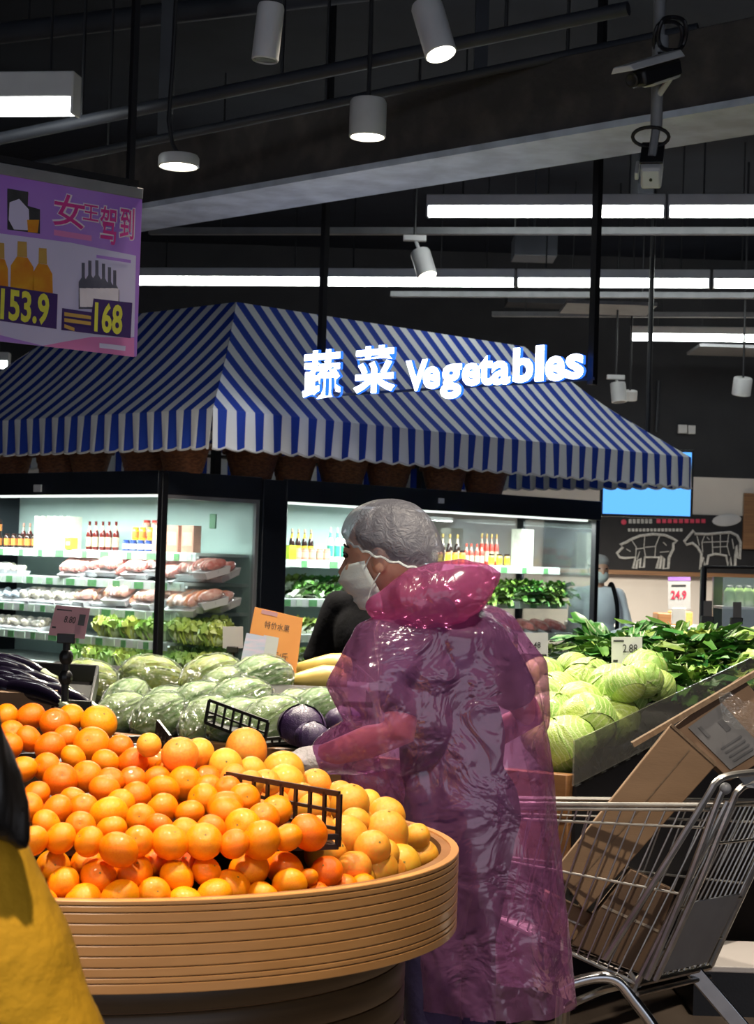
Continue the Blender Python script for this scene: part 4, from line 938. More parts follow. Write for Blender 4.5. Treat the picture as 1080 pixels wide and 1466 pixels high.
def holder(t, px, py0, py1, Y, r=.008, knob=True, clip=.03):
    a = at(px, py0, Y) + V((0, .012, 0)); b = at(px, py1, Y); b.x = a.x - (py1 - py0) * .0; b.y = a.y
    obj('clip', MB().box(a + V((0, -.008, 0)), (clip * 2, .03, clip * 1.1)), K['black_plastic'], t, bevel=.003)
    obj('stem', MB().tube([a, b], r, 8), K['black_plastic'], t)
    if knob:
        for k in (.3, .62): obj('joint', MB().ell(a.lerp(b, k), (r * 1.9, r * 1.9, r * 2.2), nu=10, nv=8), K['black_plastic'], t)
t, f = card('price_poster', 957, 826, 989, 872, 16.5, K['paper'], 'white price poster with pink 24.9 standing on the far meat counter', 'price sign')
cardpatch(t, f, 0, .88, 1, 1, K['poster_purple'], 'banner'); cardtext(t, f, '24.9', .12, .3, .82, .58, K['ink_red'], .03); cardpatch(t, f, .15, .7, .8, .76, K['ink'], 'small_print')
obj('stand', MB().box(at(972, 882, 16.52), (.12, .06, .14)), K['white_metal'], t, bevel=.004)
for x0, y0, x1, y1, lab, m in ((942, 878, 962, 896, 'small orange product tray left of the price poster', K['wood_rail']), (964, 876, 992, 896, 'cream product tray below the price poster', K['paper_orange'])):
    tag(obj('product_tray', wbox(x0, y0, x1, y1, 16.7, .3), m, None, origin=at(x0, y1, 16.85), bevel=.01), lab, 'tray')
gc = thing('green_cooler', at(1060, 930, 15.5), 'dark green glass cooler with a row of pale bottles at the right edge', 'cooler')
a = at(1034, 826, 15.5); b = at(1230, 935, 15.5)
m_gc = mat('dark_green_panel', (.07, .10, .075), .3, col2=(.06, .085, .06), ns=3)
obj('back', MB().box(((a.x + b.x) / 2, 15.9, a.z / 2), (b.x - a.x, .06, a.z)), m_gc, gc)
obj('base', MB().box(((a.x + b.x) / 2, 15.65, b.z / 2), (b.x - a.x, .5, b.z)), m_gc, gc)
obj('glass', MB().box(((a.x + b.x) / 2, 15.44, (a.z + b.z) / 2), (b.x - a.x, .012, a.z - b.z)), K['glass'], gc)
zsh = at(1050, 868, 15.6).z
obj('shelf', MB().box(((a.x + b.x) / 2, 15.65, zsh - .01), (b.x - a.x, .4, .02)), K['grey_metal'], gc)
defg('gbtl', [('glass_body', lath([(.045, 0), (.05, .02), (.05, .12), (.03, .15), (.022, .16)]), K['napa_pale']), ('cap', lath([(.024, .155), (.024, .17), (.01, .172)]), K['white_metal'])], 'juice_bottle', 'pale green bottle on the green cooler shelf', 'bottle', 'bottles in the green cooler')
for x in (1045, 1058, 1071, 1084): p = at(x, 868, 15.6); put('gbtl', V((p.x, 15.6, zsh)), 0)
sr = thing('sign_rail', at(998, 905, 12.5), 'black post with a horizontal top rail beside the price poster', 'sign stand')
a = at(1008, 812, 12.5); obj('post', MB().tube([V((a.x, a.y, 0)), a], .022, 8), K['black'], sr); obj('top_rail', MB().tube([a, at(1200, 814, 12.5)], .012, 8), K['black'], sr)
# small card holders on the right
for (x, y0, y1, lab) in ((1014, 860, 884, 'grey price card on a black clip behind the greens, left one'), (1056, 862, 886, 'grey price card on a black clip behind the greens, right one')):
    t, f = card('price_card', x - 6, y0, x + 6, y1, 9.2, K['paper_grey'], lab, 'price sign'); holder(t, x - 1, y1 + 3, 1232, 9.2, .008)
# ================================================================== ROUND FRUIT COUNTER
CC = V((-.536, 3.8, 0)); CR = .721; ZT = .835; ZB = .682
ct = thing('round_counter', CC, 'round caramel slatted fruit display counter full of oranges', 'counter')
edges = [0, .055, .13, .245, .36, .475, .595, .715, .82, .885, 1.0]
SEG = 96
for i in range(len(edges) - 1):
    z1 = ZT - (ZT - ZB) * edges[i] - (.0008 if i else 0); z0_ = ZT - (ZT - ZB) * edges[i + 1] + .0008
    e = min(.0016, (z1 - z0_) * .2)
    ro = CR; ri = CR - .016
    obj('slat', MB().loft([[CC + V((r * math.cos(2 * PI * k / SEG), r * math.sin(2 * PI * k / SEG), z)) for k in range(SEG)] for r, z in ((ri, z1), (ro - e * .5, z1), (ro, z1 - e), (ro, z0_ + e), (ro - e * .5, z0_), (ri, z0_), (ri, z1))], False, False), K['band'], ct, ang=24)
obj('band_core', MB().lathe([(CR - .03, ZB), (CR - .008, ZB), (CR - .008, ZT - .004), (CR - .035, ZT - .002), (CR - .035, ZT - .05)], SEG, CC, cap=False), K['groove'], ct)
obj('tray_floor', MB().lathe([(.01, .782), (CR - .03, .782), (CR - .03, ZB + .01), (.01, ZB + .01)], SEG, CC), K['brown_plastic'], ct)
def cone_z(x, y):
    r = math.hypot(x - CC.x, y - CC.y); return .83 + .43 * max(0, (.665 - r))
obj('riser', MB().lathe([(CR - .05, .783), (.52, .825), (.40, .87), (.34, .885), (.01, .885)], 48, CC, cap=False), K['brown_plastic'], ct)
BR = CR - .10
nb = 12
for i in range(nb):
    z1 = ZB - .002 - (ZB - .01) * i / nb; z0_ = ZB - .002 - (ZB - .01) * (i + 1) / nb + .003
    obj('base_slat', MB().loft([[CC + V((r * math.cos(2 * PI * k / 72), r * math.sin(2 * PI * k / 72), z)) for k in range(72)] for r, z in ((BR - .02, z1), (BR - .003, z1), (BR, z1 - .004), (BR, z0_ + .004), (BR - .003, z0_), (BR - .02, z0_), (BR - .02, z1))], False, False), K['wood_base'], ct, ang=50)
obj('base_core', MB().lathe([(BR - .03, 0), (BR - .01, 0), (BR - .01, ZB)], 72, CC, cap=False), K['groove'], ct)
# ---- lattice crates
cA = at(484, 1212, 3.4); d1 = V((-.34, .94, 0)).normalized(); d2 = V((-.94, -.34, 0)).normalized()
SLP = .2
d1s = V((d1.x, d1.y, SLP)).normalized(); cN = d2.cross(d1s)
if cN.z < 0: cN = -cN
def lattice(P, A, B, la, lb, na_, nb_, t=.006, frame=.010):
    """open grid wall: P corner, A along, B up"""
    N_ = A.cross(B).normalized(); b = MB()
    for i in range(na_ + 1):
        c = P + A * la * i / na_ + B * lb / 2; b.box(c, (frame if i in (0, na_) else t, .006, lb), A, N_, B)
    for j in range(nb_ + 1):
        c = P + A * la / 2 + B * lb * j / nb_; b.box(c, (la, .006, frame if j in (0, nb_) else t), A, N_, B)
    return b
def crate(P, wd, ln, h, m, label, A=None, Bv=None, Nv=None, cells=.028, name='plastic_crate', mesh_floor=True):
    A = A or d2; Bv = Bv or d1s; Nv = Nv or cN
    t = thing(name, P, label, 'crate')
    obj('bottom', MB().box(P + A * wd / 2 + Bv * ln / 2, (wd, ln, .006), A, Bv, Nv), m, t)
    nw = max(2, int(wd / cells)); nl = max(2, int(ln / cells)); nh = max(2, int(h / cells))
    for Pp, D, l, n in ((P, A, wd, nw), (P + Bv * ln, A, wd, nw), (P, Bv, ln, nl), (P + A * wd, Bv, ln, nl)):
        hh = h
        if D is A: hh = .018       # low end lips
        obj('lattice_wall', lattice(Pp, D, Nv, l, hh, n, nh if hh == h else 1), m, t)
    return t
d1c = V((d1.x, d1.y, .10)).normalized(); cNc = d2.cross(d1c); cNc = cNc if cNc.z > 0 else -cNc
wdir = V((-.80, .60, .04)).normalized(); wnor = V((.60, .80, 0))
tc_ = crate(cA, .60, .30, .094, K['brown_plastic'], 'dark plastic lattice crate heaped with tangerines on the round counter', d2, d1c, cNc, .034)
for ch in list(tc_.children):
    if ch.name.startswith('lattice_wall') and max(v.co.dot(d2) for v in ch.data.vertices) < .05 and max(v.co.dot(d1) for v in ch.data.vertices) > .2: bpy.data.objects.remove(ch)
obj('lattice_wall', lattice(cA, wdir, UZ, .27, .094, 8, 3), K['brown_plastic'], tc_)
cB = at(241, 1092, 4.02)
crate(cB, .42, .12, .055, K['brown_plastic'], 'small dark lattice crate behind the tangerine heap')
# ---- fruit
def fruit_mesh(rz, dim, seed):
    def fn(d):
        k = 1 + .012 * NZ.noise(d * 2.2 + V((seed, 0, 0)))
        if d.z > .0: k -= dim * math.exp(-((1 - d.z) / .03))
        else: k -= dim * .5 * math.exp(-((1 + d.z) / .02))
        return k
    return MB().ell((0, 0, 0), (1, 1, rz), nu=28, nv=18, fn=fn)
def star(r):
    b = MB(); pts = []
    for k in range(10): a = PI * k / 5; rr = r if k % 2 == 0 else r * .5; pts.append((rr * math.cos(a), rr * math.sin(a)))
    return b.hexa([V((x, y, -.02)) for x, y in pts], [V((x * .7, y * .7, .03)) for x, y in pts])
def fruit_proto(name, rz, m, seed, label, cat, group, dim=.10):
    o = obj(name, fruit_mesh(rz, dim, seed), m, None, ang=None); tag(o, label, cat, group)
    obj('calyx', MB().add([p + UZ * (rz * (1 - dim) - .01) for p in star(.10).v], star(.10).f), K['calyx'], o)
    return o
FR = {'t': [fruit_proto('tangerine', .87, K['tangerine'], 1, '', 'tangerine', None), fruit_proto('tangerine', .82, K['tangerine'], 5, '', 'tangerine', None), fruit_proto('tangerine', .92, K['tangerine'], 9, '', 'tangerine', None)],
      'y': [fruit_proto('tangerine', .86, K['tang_yel'], 3, '', 'tangerine', None)],
      'g': [fruit_proto('grapefruit', .93, K['grape'], 2, '', 'grapefruit', None, .04), fruit_proto('grapefruit', 1.1, K['grape'], 4, '', 'grapefruit', None, .04)]}
c1 = lambda L_: [(x / 3, 920 + y / 3, r / 3, k) for x, y, r, k in L_]
c2 = lambda L_: [(300 + x / 2.842, 920 + y / 2.842, r / 2.842, k) for x, y, r, k in L_]
crate_f = c1([(35, 315, 52, 't'), (120, 318, 60, 't'), (240, 345, 62, 't'), (300, 325, 58, 't'), (425, 345, 74, 'y'), (50, 392, 42, 't'), (120, 412, 56, 't'), (285, 408, 56, 't'), (215, 450, 64, 't'), (40, 445, 50, 't'), (400, 440, 74, 't'), (510, 450, 46, 't'), (455, 515, 57, 't'), (100, 545, 62, 't'), (195, 535, 58, 't'), (315, 495, 52, 't'), (580, 515, 64, 't'), (660, 510, 46, 't'), (265, 590, 70, 't'), (370, 578, 66, 't'), (720, 550, 54, 't'), (570, 590, 54, 't'), (490, 590, 42, 't'), (450, 630, 64, 't'), (660, 590, 46, 't'), (700, 637, 68, 't'), (800, 597, 70, 't'), (885, 585, 50, 't'),
    (155, 655, 60, 't'), (120, 705, 54, 't'), (320, 685, 50, 't'), (245, 722, 68, 't'), (580, 665, 65, 't'), (370, 712, 54, 't'), (455, 735, 80, 'y'), (600, 757, 62, 't'), (700, 715, 66, 't'), (812, 732, 57, 't'), (890, 682, 66, 't'), (975, 722, 70, 't'), (975, 627, 48, 't'), (345, 790, 50, 't'), (255, 842, 66, 't'), (380, 855, 60, 't'), (150, 850, 46, 'y'), (510, 890, 80, 't'), (600, 852, 54, 't'), (730, 857, 76, 't'), (880, 857, 76, 'y'), (800, 810, 50, 't'), (900, 805, 54, 't'), (1005, 862, 56, 't'),
    (20, 600, 55, 't'), (40, 680, 55, 't'), (60, 770, 55, 't'), (-40, 400, 55, 't'), (-40, 520, 55, 't'), (-30, 640, 55, 't'), (200, 780, 46, 't'), (480, 800, 46, 't'), (690, 795, 46, 't'), (520, 690, 44, 't')]) + \
    c2([(62, 667, 70, 't'), (155, 637, 62, 't'), (75, 592, 46, 't'), (300, 680, 60, 't'), (220, 716, 62, 't'), (135, 752, 72, 'y'), (222, 802, 76, 't'), (312, 792, 46, 't'), (392, 777, 76, 't')])
front_f = c1([(228, 962, 72, 'y'), (375, 952, 68, 't'), (425, 1012, 76, 't'), (290, 1062, 72, 'y'), (335, 1098, 84, 'y'), (510, 1092, 88, 'y'), (580, 982, 80, 't'), (665, 947, 62, 't'), (657, 1080, 70, 't'), (790, 957, 72, 't'), (765, 1012, 76, 'y'), (800, 1104, 74, 'y'), (905, 992, 66, 't'), (965, 1092, 84, 'y'), (120, 1040, 70, 't'), (60, 960, 66, 't'), (180, 1100, 70, 'y')]) + \
    c2([(143, 942, 82, 'y'), (310, 932, 80, 't'), (322, 980, 70, 'y'), (70, 1020, 72, 'y'), (212, 1030, 66, 'y'), (430, 1010, 52, 't'), (490, 942, 66, 't'), (547, 1000, 60, 't'), (617, 967, 52, 't'), (712, 968, 50, 't'), (408, 965, 40, 'y')])
grape_f = c2([(150, 437, 82, 'g'), (65, 507, 68, 'g'), (175, 522, 54, 'g'), (300, 522, 84, 'g'), (315, 577, 80, 'g'), (450, 582, 64, 'g'), (572, 662, 78, 'g'), (645, 657, 54, 'g'), (722, 702, 75, 'g'), (572, 797, 88, 'g'), (715, 780, 88, 'g'), (655, 842, 72, 'g'), (845, 790, 52, 'g'), (842, 872, 82, 'g'), (775, 917, 82, 'g'), (615, 932, 70, 'g'), (420, 680, 62, 'g'), (455, 770, 60, 'g'), (510, 610, 56, 'g'), (230, 575, 60, 'g'), (375, 625, 56, 'g'), (110, 570, 52, 'g'), (600, 730, 60, 'g'), (700, 860, 60, 'g'), (30, 560, 54, 'g')]) + c1([(775, 492, 78, 'g'), (850, 475, 66, 'g'), (640, 440, 52, 'g')])
FPOS = []
cPl = cA + cN * .004
for px, py, rp, k in crate_f:
    d = ray(px, py); t_ = ((cPl + cN * .033) - EYE).dot(cN) / d.dot(cN); p = EYE + d * t_
    FPOS.append([p, max(.027, rp / FPX * p.y * 1.09), k, 'c'])
for lst, zn in ((front_f, 'f'), (grape_f, 'g')):
    for px, py, rp, k in lst:
        d = ray(px, py); Y = 2.9; p = EYE + d * (Y / d.y)
        while Y < 4.6:
            p = EYE + d * (Y / d.y); r = rp / FPX * Y
            inside = math.hypot(p.x - CC.x, p.y - CC.y) < CR - .05 - r * .9
            if inside and p.z <= cone_z(p.x, p.y) + (.02 if zn == 'g' else 0): break
            Y += .004
        if Y >= 4.6: Y = 4.2; p = EYE + d * (Y / d.y)
        FPOS.append([p, rp / FPX * p.y * 1.04, k, zn])
def floor_z(p, r, zn):
    if zn == 'c': return cPl.z + (V((p.x - cPl.x, p.y - cPl.y, 0)).dot(d1)) * SLP + r * .86
    q = math.hypot(p.x - CC.x, p.y - CC.y)
    return (.783 + (.0 if q > .67 else min(.10, (.67 - q) * .36))) + r * .86
n = len(FPOS); P00 = [e[0].copy() for e in FPOS]
for it in range(45):
    for e, o_ in zip(FPOS, P00): e[0] += (o_ - e[0]) * .12
    for i in range(n):
        pi_, ri, _, zi = FPOS[i]
        for j in range(i + 1, n):
            pj, rj = FPOS[j][0], FPOS[j][1]
            dv = pj - pi_; md = (ri + rj) * .90
            if abs(dv.x) > md or abs(dv.y) > md or abs(dv.z) > md: continue
            L_ = dv.length
            if 1e-6 < L_ < md:
                s = dv * ((md - L_) / L_ * .5); s.x *= .45; s.z *= .35
                FPOS[i][0] = pi_ = pi_ - s; FPOS[j][0] = pj + s
    for e in FPOS:
        p, r, _, zn = e
        p.z = max(p.z, floor_z(p, r, zn))
        v2 = V((p.x - CC.x, p.y - CC.y)); lim = CR - .038 - r
        if v2.length > lim: v2 = v2.normalized() * lim; p.x = CC.x + v2.x; p.y = CC.y + v2.y
        u_ = (p - cA).dot(wdir); o_ = (p - cA).dot(wnor)
        if -.03 < u_ < .29:
            if zn == 'c' and o_ > -r - .006: e[0] = p - wnor * (o_ + r + .006)
            if zn == 'g' and o_ < r + .008: e[0] = p + wnor * (r + .008 - o_)
for e in list(FPOS):
    p, r, k, zn = e
    if zn != 'g': continue
    gap = p.z - floor_z(p, r, zn)
    if gap > r * .5:
        r2 = max(.03, min(.042, (gap + r) / 2)); q_ = V((p.x + .01, p.y + .012, 0)); q_.z = floor_z(q_, r2, 'g'); FPOS.append([q_, r2, 'g', 'g'])
LBL = {'ct': ('orange tangerine heaped in the lattice crate on the round counter', 'tangerines in the crate'), 'cy': ('yellowish tangerine among the orange ones in the lattice crate', 'yellowish tangerines in the crate'),
       'ft': ('orange tangerine along the counter rim below the crate', 'tangerines along the rim'), 'fy': ('glossy yellow orange tangerine along the counter rim below the crate', 'yellowish tangerines along the rim'), 'gg': ('pale yellow orange grapefruit heaped right of and behind the crate', 'grapefruit on the round counter')}
usedf = set()
def zone(p, zn, k):
    sx = 'left' if p.x < -.52 else ('centre' if p.x < -.27 else 'right'); sy = 'back' if p.y > 3.82 else ('middle' if p.y > 3.52 else 'front')
    if zn == 'c':
        kk = 'orange tangerine' if k == 't' else 'yellowish tangerine'
        return f'{kk} in the lattice crate heap, {sy} row, {sx} side'
    if zn == 'f':
        kk = 'orange tangerine' if k == 't' else 'glossy yellow orange tangerine'
        return f'{kk} along the counter rim below the crate, {sx} part'
    return 'pale grapefruit behind the crate, beside the gloved hand' if p.y > 3.9 else ('pale grapefruit between the lattice wall and the counter rim' if p.y < 3.68 else 'pale grapefruit right behind the lattice wall')
for p, r, k, zn in FPOS:
    src = random.choice(FR[k]); lb, gr = LBL[zn + k]; lb = zone(p, zn, k)
    rot = (random.uniform(-.9, .9), random.uniform(-.9, .9), random.uniform(0, 6.28))
    if random.random() < .3: rot = (random.uniform(.8, 1.3), random.uniform(-.4, .4), random.uniform(-.5, .5))
    kz = 1 / .87 if k != 'g' else 1
    if src not in usedf: usedf.add(src); o = src; o.location = p; o.rotation_euler = rot; o.scale = (r,) * 3; o['label'] = lb; o['group'] = gr
    else: o = dup(src, p, rot, r, lb, gr)
for L_ in FR.values():
    for s in L_:
        if s not in usedf: 
            for ch in list(s.children): bpy.data.objects.remove(ch)
            bpy.data.objects.remove(s)

# ================================================================== VEGETABLE COUNTER
VC = at(812, 1110, 5.5); VC.z = 0; eE = V((.62, .785, 0)); gG = V((-.866, .5, 0)); VZ = .80
def VP(s, t, z): return VC + gG * s + eE * t + UZ * z       # s to the left, t to the back
VSL = .2
_D = gG.x * eE.y - gG.y * eE.x
def ST(p): d = p - VC; return (d.x * eE.y - d.y * eE.x) / _D, (gG.x * d.y - gG.y * d.x) / _D
VL = 2.9; VD = 1.9; VD2 = 1.0; VS = .95
vc = thing('vegetable_counter', VP(VL / 2, VD / 2, 0), 'long wooden vegetable counter behind the woman with cabbages and greens', 'counter')
def vb(s0, s1, t0, t1, z0, z1): return MB().box(VP((s0 + s1) / 2, (t0 + t1) / 2, (z0 + z1) / 2), (s1 - s0, t1 - t0, z1 - z0), gG, eE)
obj('body', vb(.28, VS, .05, VD - .04, .0, .70), K['black'], vc)
obj('body', vb(VS, VL - .04, .05, VD2 - .04, .0, .70), K['black'], vc)
obj('front_rail', vb(-.0, VL, .0, .045, VZ - .13, VZ), K['wood_rail'], vc, bevel=.004)
obj('front_rail', vb(-.0, VL, .012, .045, VZ - .27, VZ - .14), K['wood_rail'], vc, bevel=.004)
for s0_, s1_, dd in ((.03, VS, VD), (VS, VL - .03, VD2)):
    obj('sloped_bed', MB().hexa([VP(s0_, .05, .70), VP(s1_, .05, .70), VP(s1_, dd, .70), VP(s0_, dd, .70)][::-1], [VP(s0_, .05, .755), VP(s1_, .05, .755), VP(s1_, dd, .755 + VSL * dd), VP(s0_, dd, .755 + VSL * dd)][::-1]), K['black_plastic'], vc)
# black zigzag edge strip and clear side panel on the right side
nz = 26; tooth = None
for i in range(nz):
    t0 = .06 + (VD - .1) * i / nz; t1 = .06 + (VD - .1) * (i + .55) / nz; pz = VP(-.008, (t0 + t1) / 2, .777 + VSL * t0)
    if tooth is None: tooth = obj('tooth', MB().box(pz, (.012, t1 - t0, .03), gG, eE), K['black_plastic'], vc, origin=pz)
    else:
        o = tooth.copy(); COL.objects.link(o); o.parent = vc; o.location = pz - WLOC[vc]
obj('side_skirt', MB().hexa([VP(-.014, .03, .45), VP(-.002, .03, .45), VP(-.002, VD, .45), VP(-.014, VD, .45)], [VP(-.014, .03, .765), VP(-.002, .03, .765), VP(-.002, VD, .765 + VSL * VD), VP(-.014, VD, .765 + VSL * VD)]), K['black'], vc)
obj('clear_panel', MB().hexa([VP(-.022, .0, .77), VP(-.017, .0, .77), VP(-.017, VD, .77 + VSL * VD), VP(-.022, VD, .77 + VSL * VD)], [VP(-.022, .0, .90), VP(-.017, .0, .90), VP(-.017, VD, .90 + VSL * VD), VP(-.022, VD, .90 + VSL * VD)]), K['acrylic'], vc)
# ---- round cabbages
def cab_core(seed):
    def fn(d):
        a = math.atan2(d.y, d.x)
        return 1 + .035 * math.sin(5 * a + 2 * d.z + seed) * (1 - abs(d.z)) + .03 * NZ.noise(d * 3 + V((seed, 0, 0))) + .012 * abs(math.sin(14 * a + 6 * d.z))
    return MB().ell((0, 0, 0), (1, .97, .86), nu=40, nv=24, fn=fn)
def cab_leaf(az, seed, big=1.0):
    rows = []
    for j in range(11):
        th = .12 + 2.0 * big * j / 10; r_ = []
        for i in range(13):
            ph = az + (i - 6) / 6 * (.95 * math.sin(min(1, .25 + j / 8) * PI / 2)) 
            d = V((math.sin(th) * math.cos(ph), math.sin(th) * math.sin(ph), math.cos(th)))
            e = abs(i - 6) / 6
            k = 1.035 + .03 * e ** 3 + .018 * math.sin(i * 2.1 + j + seed) * e + .015 * NZ.noise(d * 5 + V((seed, 3, 0))) + (.06 if j == 0 else 0) + .012 * math.cos((i - 6) * 1.9)
            r_.append(V((d.x * k, d.y * .97 * k, d.z * .86 * k)))
        rows.append(r_)
    return MB().grid(rows)
def cabbage_proto(seed):
    o = obj('round_cabbage', cab_core(seed), K['cabbage'], None, ang=None); tag(o, 'x', 'cabbage', 'round cabbages')
    for i in range(4): obj('outer_leaf', cab_leaf(i * 1.6 + seed, seed + i), K['cabbage_out'], o, ang=None)
    return o
cabs = [cabbage_proto(1), cabbage_proto(2.7), cabbage_proto(5.2)]
CL = [(822, 1075, 47, .86), (848, 1048, 46, .89), (896, 1034, 43, .90), (842, 1012, 36, .93), (802, 1022, 38, .9), (798, 995, 36, .95), (888, 988, 46, 1.0), (860, 980, 40, .99), (824, 967, 30, 1.05), (787, 970, 34, 1.02), (922, 961, 35, 1.08), (934, 1000, 30, .97), (970, 990, 31, 1.0), (945, 985, 26, 1.02), (806, 1055, 34, .84)]
clab = ['pale green cabbage nearest the front corner behind the clear panel', 'pale green cabbage second from the front corner', 'pale cabbage leaning against the clear panel, third from the front', 'cabbage in the middle of the heap above the front pair', 'cabbage directly beside the poncho sleeve, lower one', 'cabbage directly beside the poncho sleeve, upper one', 'large light cabbage at the centre of the heap', 'cabbage half hidden left of the large central cabbage', 'small round cabbage on top of the heap at left', 'cabbage at the back left of the heap', 'cabbage at the very top of the heap in front of the greens', 'small pale cabbage behind the leaning one', 'rightmost pale cabbage beside the leafy greens', 'small cabbage tucked below the topmost one', 'cabbage behind the frontmost one, low beside the poncho', 'cabbage mostly hidden behind the poncho, upper', 'cabbage mostly hidden behind the poncho, lower']
CP = []
for (x, y, rp, z) in CL:
    p = onplane(x, y, VP(0, .14, VZ + .068), V((-eE.x * .36, -eE.y * .36, 1)).normalized()); CP.append([p, rp / FPX * p.y * .97])
for it in range(40):
    for i in range(len(CP)):
        for j in range(i + 1, len(CP)):
            dv = CP[j][0] - CP[i][0]; md = (CP[i][1] + CP[j][1]) * .84
            if 1e-6 < dv.length < md:
                s = dv.normalized() * ((md - dv.length) * .5); s.x *= .4; s.z *= .3; CP[i][0] -= s; CP[j][0] += s
    for e in CP:
        s_, t_ = ST(e[0]); e[0].z = max(e[0].z, .757 + VSL * t_ + e[1] * .9)
        if s_ < e[1] + .0: e[0] += gG * (e[1] - s_) * .5
        if t_ < e[1] + .05: e[0] += eE * (e[1] + .05 - t_)
for i, (p, r) in enumerate(CP):
    rot = (random.uniform(-.8, .8), random.uniform(-.8, .8), random.uniform(0, 6.28))
    if i < 3: o = cabs[i]; o.location = p; o.rotation_euler = rot; o.scale = (r,) * 3; o['label'] = clab[i]
    else: o = dup(cabs[i % 3], p, rot, r, clab[i])
# ---- wrapped chinese cabbages (local X is the long axis)
def napa_core(seed):
    def fn(d):
        a = math.atan2(d.z, d.y)
        return (1 + .11 * abs(math.sin(3.5 * a + seed + d.x)) + .05 * NZ.noise(d * 2.5 + V((seed, 0, 0))) + .025 * NZ.noise(V((d.x * 3, d.y * 9, d.z * 9)))) * (1 - .16 * max(0, d.x))
    return MB().ell((0, 0, 0), (1.5, .92, .88), X=V((0, 1, 0)), Y=V((0, 0, 1)), Z=V((1, 0, 0)), nu=32, nv=22, fn=lambda d: fn(V((d.z, d.x, d.y)))) if False else \
        MB().ell((0, 0, 0), (.92, .88, 1.5), X=V((0, 1, 0)), Y=V((0, 0, 1)), Z=V((1, 0, 0)), nu=32, nv=22, fn=lambda d: fn(V((d.z, d.x, d.y))))
def napa_wrap(seed):
    return MB().ell((0, 0, 0), (1.02, .98, 1.6), X=V((0, 1, 0)), Y=V((0, 0, 1)), Z=V((1, 0, 0)), nu=36, nv=26, fn=lambda d: 1.05 + .06 * NZ.noise(d * 4 + V((seed, 1, 0))) + .07 * abs(NZ.noise(d * 9 + V((seed, 1, 4)))) - .10 * max(0, d.z))
def napa_leaf(az, seed):
    rows = []
    for j in range(9):
        x = -1.1 + 2.45 * j / 8; env = math.sqrt(max(.02, 1 - (x / 1.56) ** 2)) * (1.02 - .10 * max(0, x))
        rows.append([V((x, math.cos(az + (i - 4) / 4 * .75) * .955 * env * (1 + .03 * math.cos(i * 2.0) + .09 * (abs(i - 4) / 4) ** 3 + .03 * math.sin(j * 2.3 + i + seed)), math.sin(az + (i - 4) / 4 * .75) * .915 * env * (1 + .03 * math.cos(i * 2.0) + .09 * (abs(i - 4) / 4) ** 3 + .03 * math.sin(j * 2.3 + i + seed)))) for i in range(9)])
    return MB().grid(rows)
NP = {}
for k, mm in (('p', 'napa_pale'), ('g', 'napa_green'), ('y', 'napa_yel')):
    o = obj('chinese_cabbage', napa_core(len(NP) * 2.3), K[mm], None, ang=None); tag(o, 'x', 'cabbage', 'wrapped chinese cabbages')
    for q_ in range(5): obj('leaf', napa_leaf(q_ * 1.26 + .6, q_), K['napa_pale' if k != 'y' else 'napa_yel'], o, ang=None)
    obj('plastic_wrap', napa_wrap(len(NP)), K['bag'], o, ang=None)
    NP[k] = o
NL = [(132, 985, 34, -28, 'y', 'yellow green chinese cabbage at the left end beside the price stem'), (180, 1004, 30, 62, 'g', 'green chinese cabbage standing upright left of centre'), (222, 978, 36, -25, 'y', 'yellow green chinese cabbage at the back below the fridge post'), (212, 1030, 32, 40, 'g', 'green chinese cabbage at the front left of the heap'),
      (238, 1010, 28, 30, 'p', 'pale chinese cabbage in the second row left of centre'), (265, 1038, 32, 55, 'p', 'whitish chinese cabbage at the front, centre left'), (305, 970, 34, 25, 'y', 'shiny yellow green chinese cabbage at the back centre'), (285, 1005, 30, 32, 'p', 'pale chinese cabbage in the middle row centre'),
      (368, 975, 36, 22, 'g', 'olive green chinese cabbage at the back right below the orange card'), (318, 1037, 34, 30, 'p', 'pale green chinese cabbage at the front centre behind the grapefruit'), (345, 1005, 36, 28, 'p', 'large pale chinese cabbage in the middle row right'), (388, 1030, 34, 40, 'p', 'pale chinese cabbage beside the black crate at the front right'),
      (425, 1010, 24, 25, 'p', 'small whitish chinese cabbage behind the purple cabbages'), (455, 1010, 26, 20, 'g', 'green chinese cabbage beside the sleeve of the poncho'), (335, 982, 30, 15, 'p', 'pale chinese cabbage squeezed in the back row right of centre'), (150, 1030, 30, 40, 'p', 'pale chinese cabbage low at the left behind the tangerines')]
seen = set(); QP = []
for (x, y, rp, ang, k, lab) in NL:
    p = onplane(x, y, VP(1.2, .14, VZ + .065), V((-eE.x * .24, -eE.y * .24, 1)).normalized()); QP.append([p, rp / FPX * p.y, ang, k, lab])
for it in range(25):
    for i in range(len(QP)):
        for j in range(i + 1, len(QP)):
            dv = QP[j][0] - QP[i][0]; md = (QP[i][1] + QP[j][1]) * .78
            if 1e-6 < dv.length < md:
                s = dv.normalized() * ((md - dv.length) * .5); s.x *= .35; s.z *= .3; QP[i][0] -= s; QP[j][0] += s
    for e in QP:
        s_, t_ = ST(e[0]); e[0].z = max(e[0].z, .757 + VSL * t_ + e[1] * .85)
        if t_ < e[1] + .1: e[0] += eE * (e[1] + .1 - t_)
for p, r, ang, k, lab in QP:
    # long axis: mostly along the view, leaning up and to the side
    a = R(ang); X = V((math.cos(a) * .85, .75, math.sin(a) * .55)).normalized(); Yv = UZ.cross(X).normalized(); Zv = X.cross(Yv)
    eu = M((X, Yv, Zv)).transposed().to_euler()
    if k not in seen: seen.add(k); o = NP[k]; o.location = p; o.rotation_euler = eu; o.scale = (r,) * 3; o['label'] = lab
    else: dup(NP[k], p, eu, r, lab)
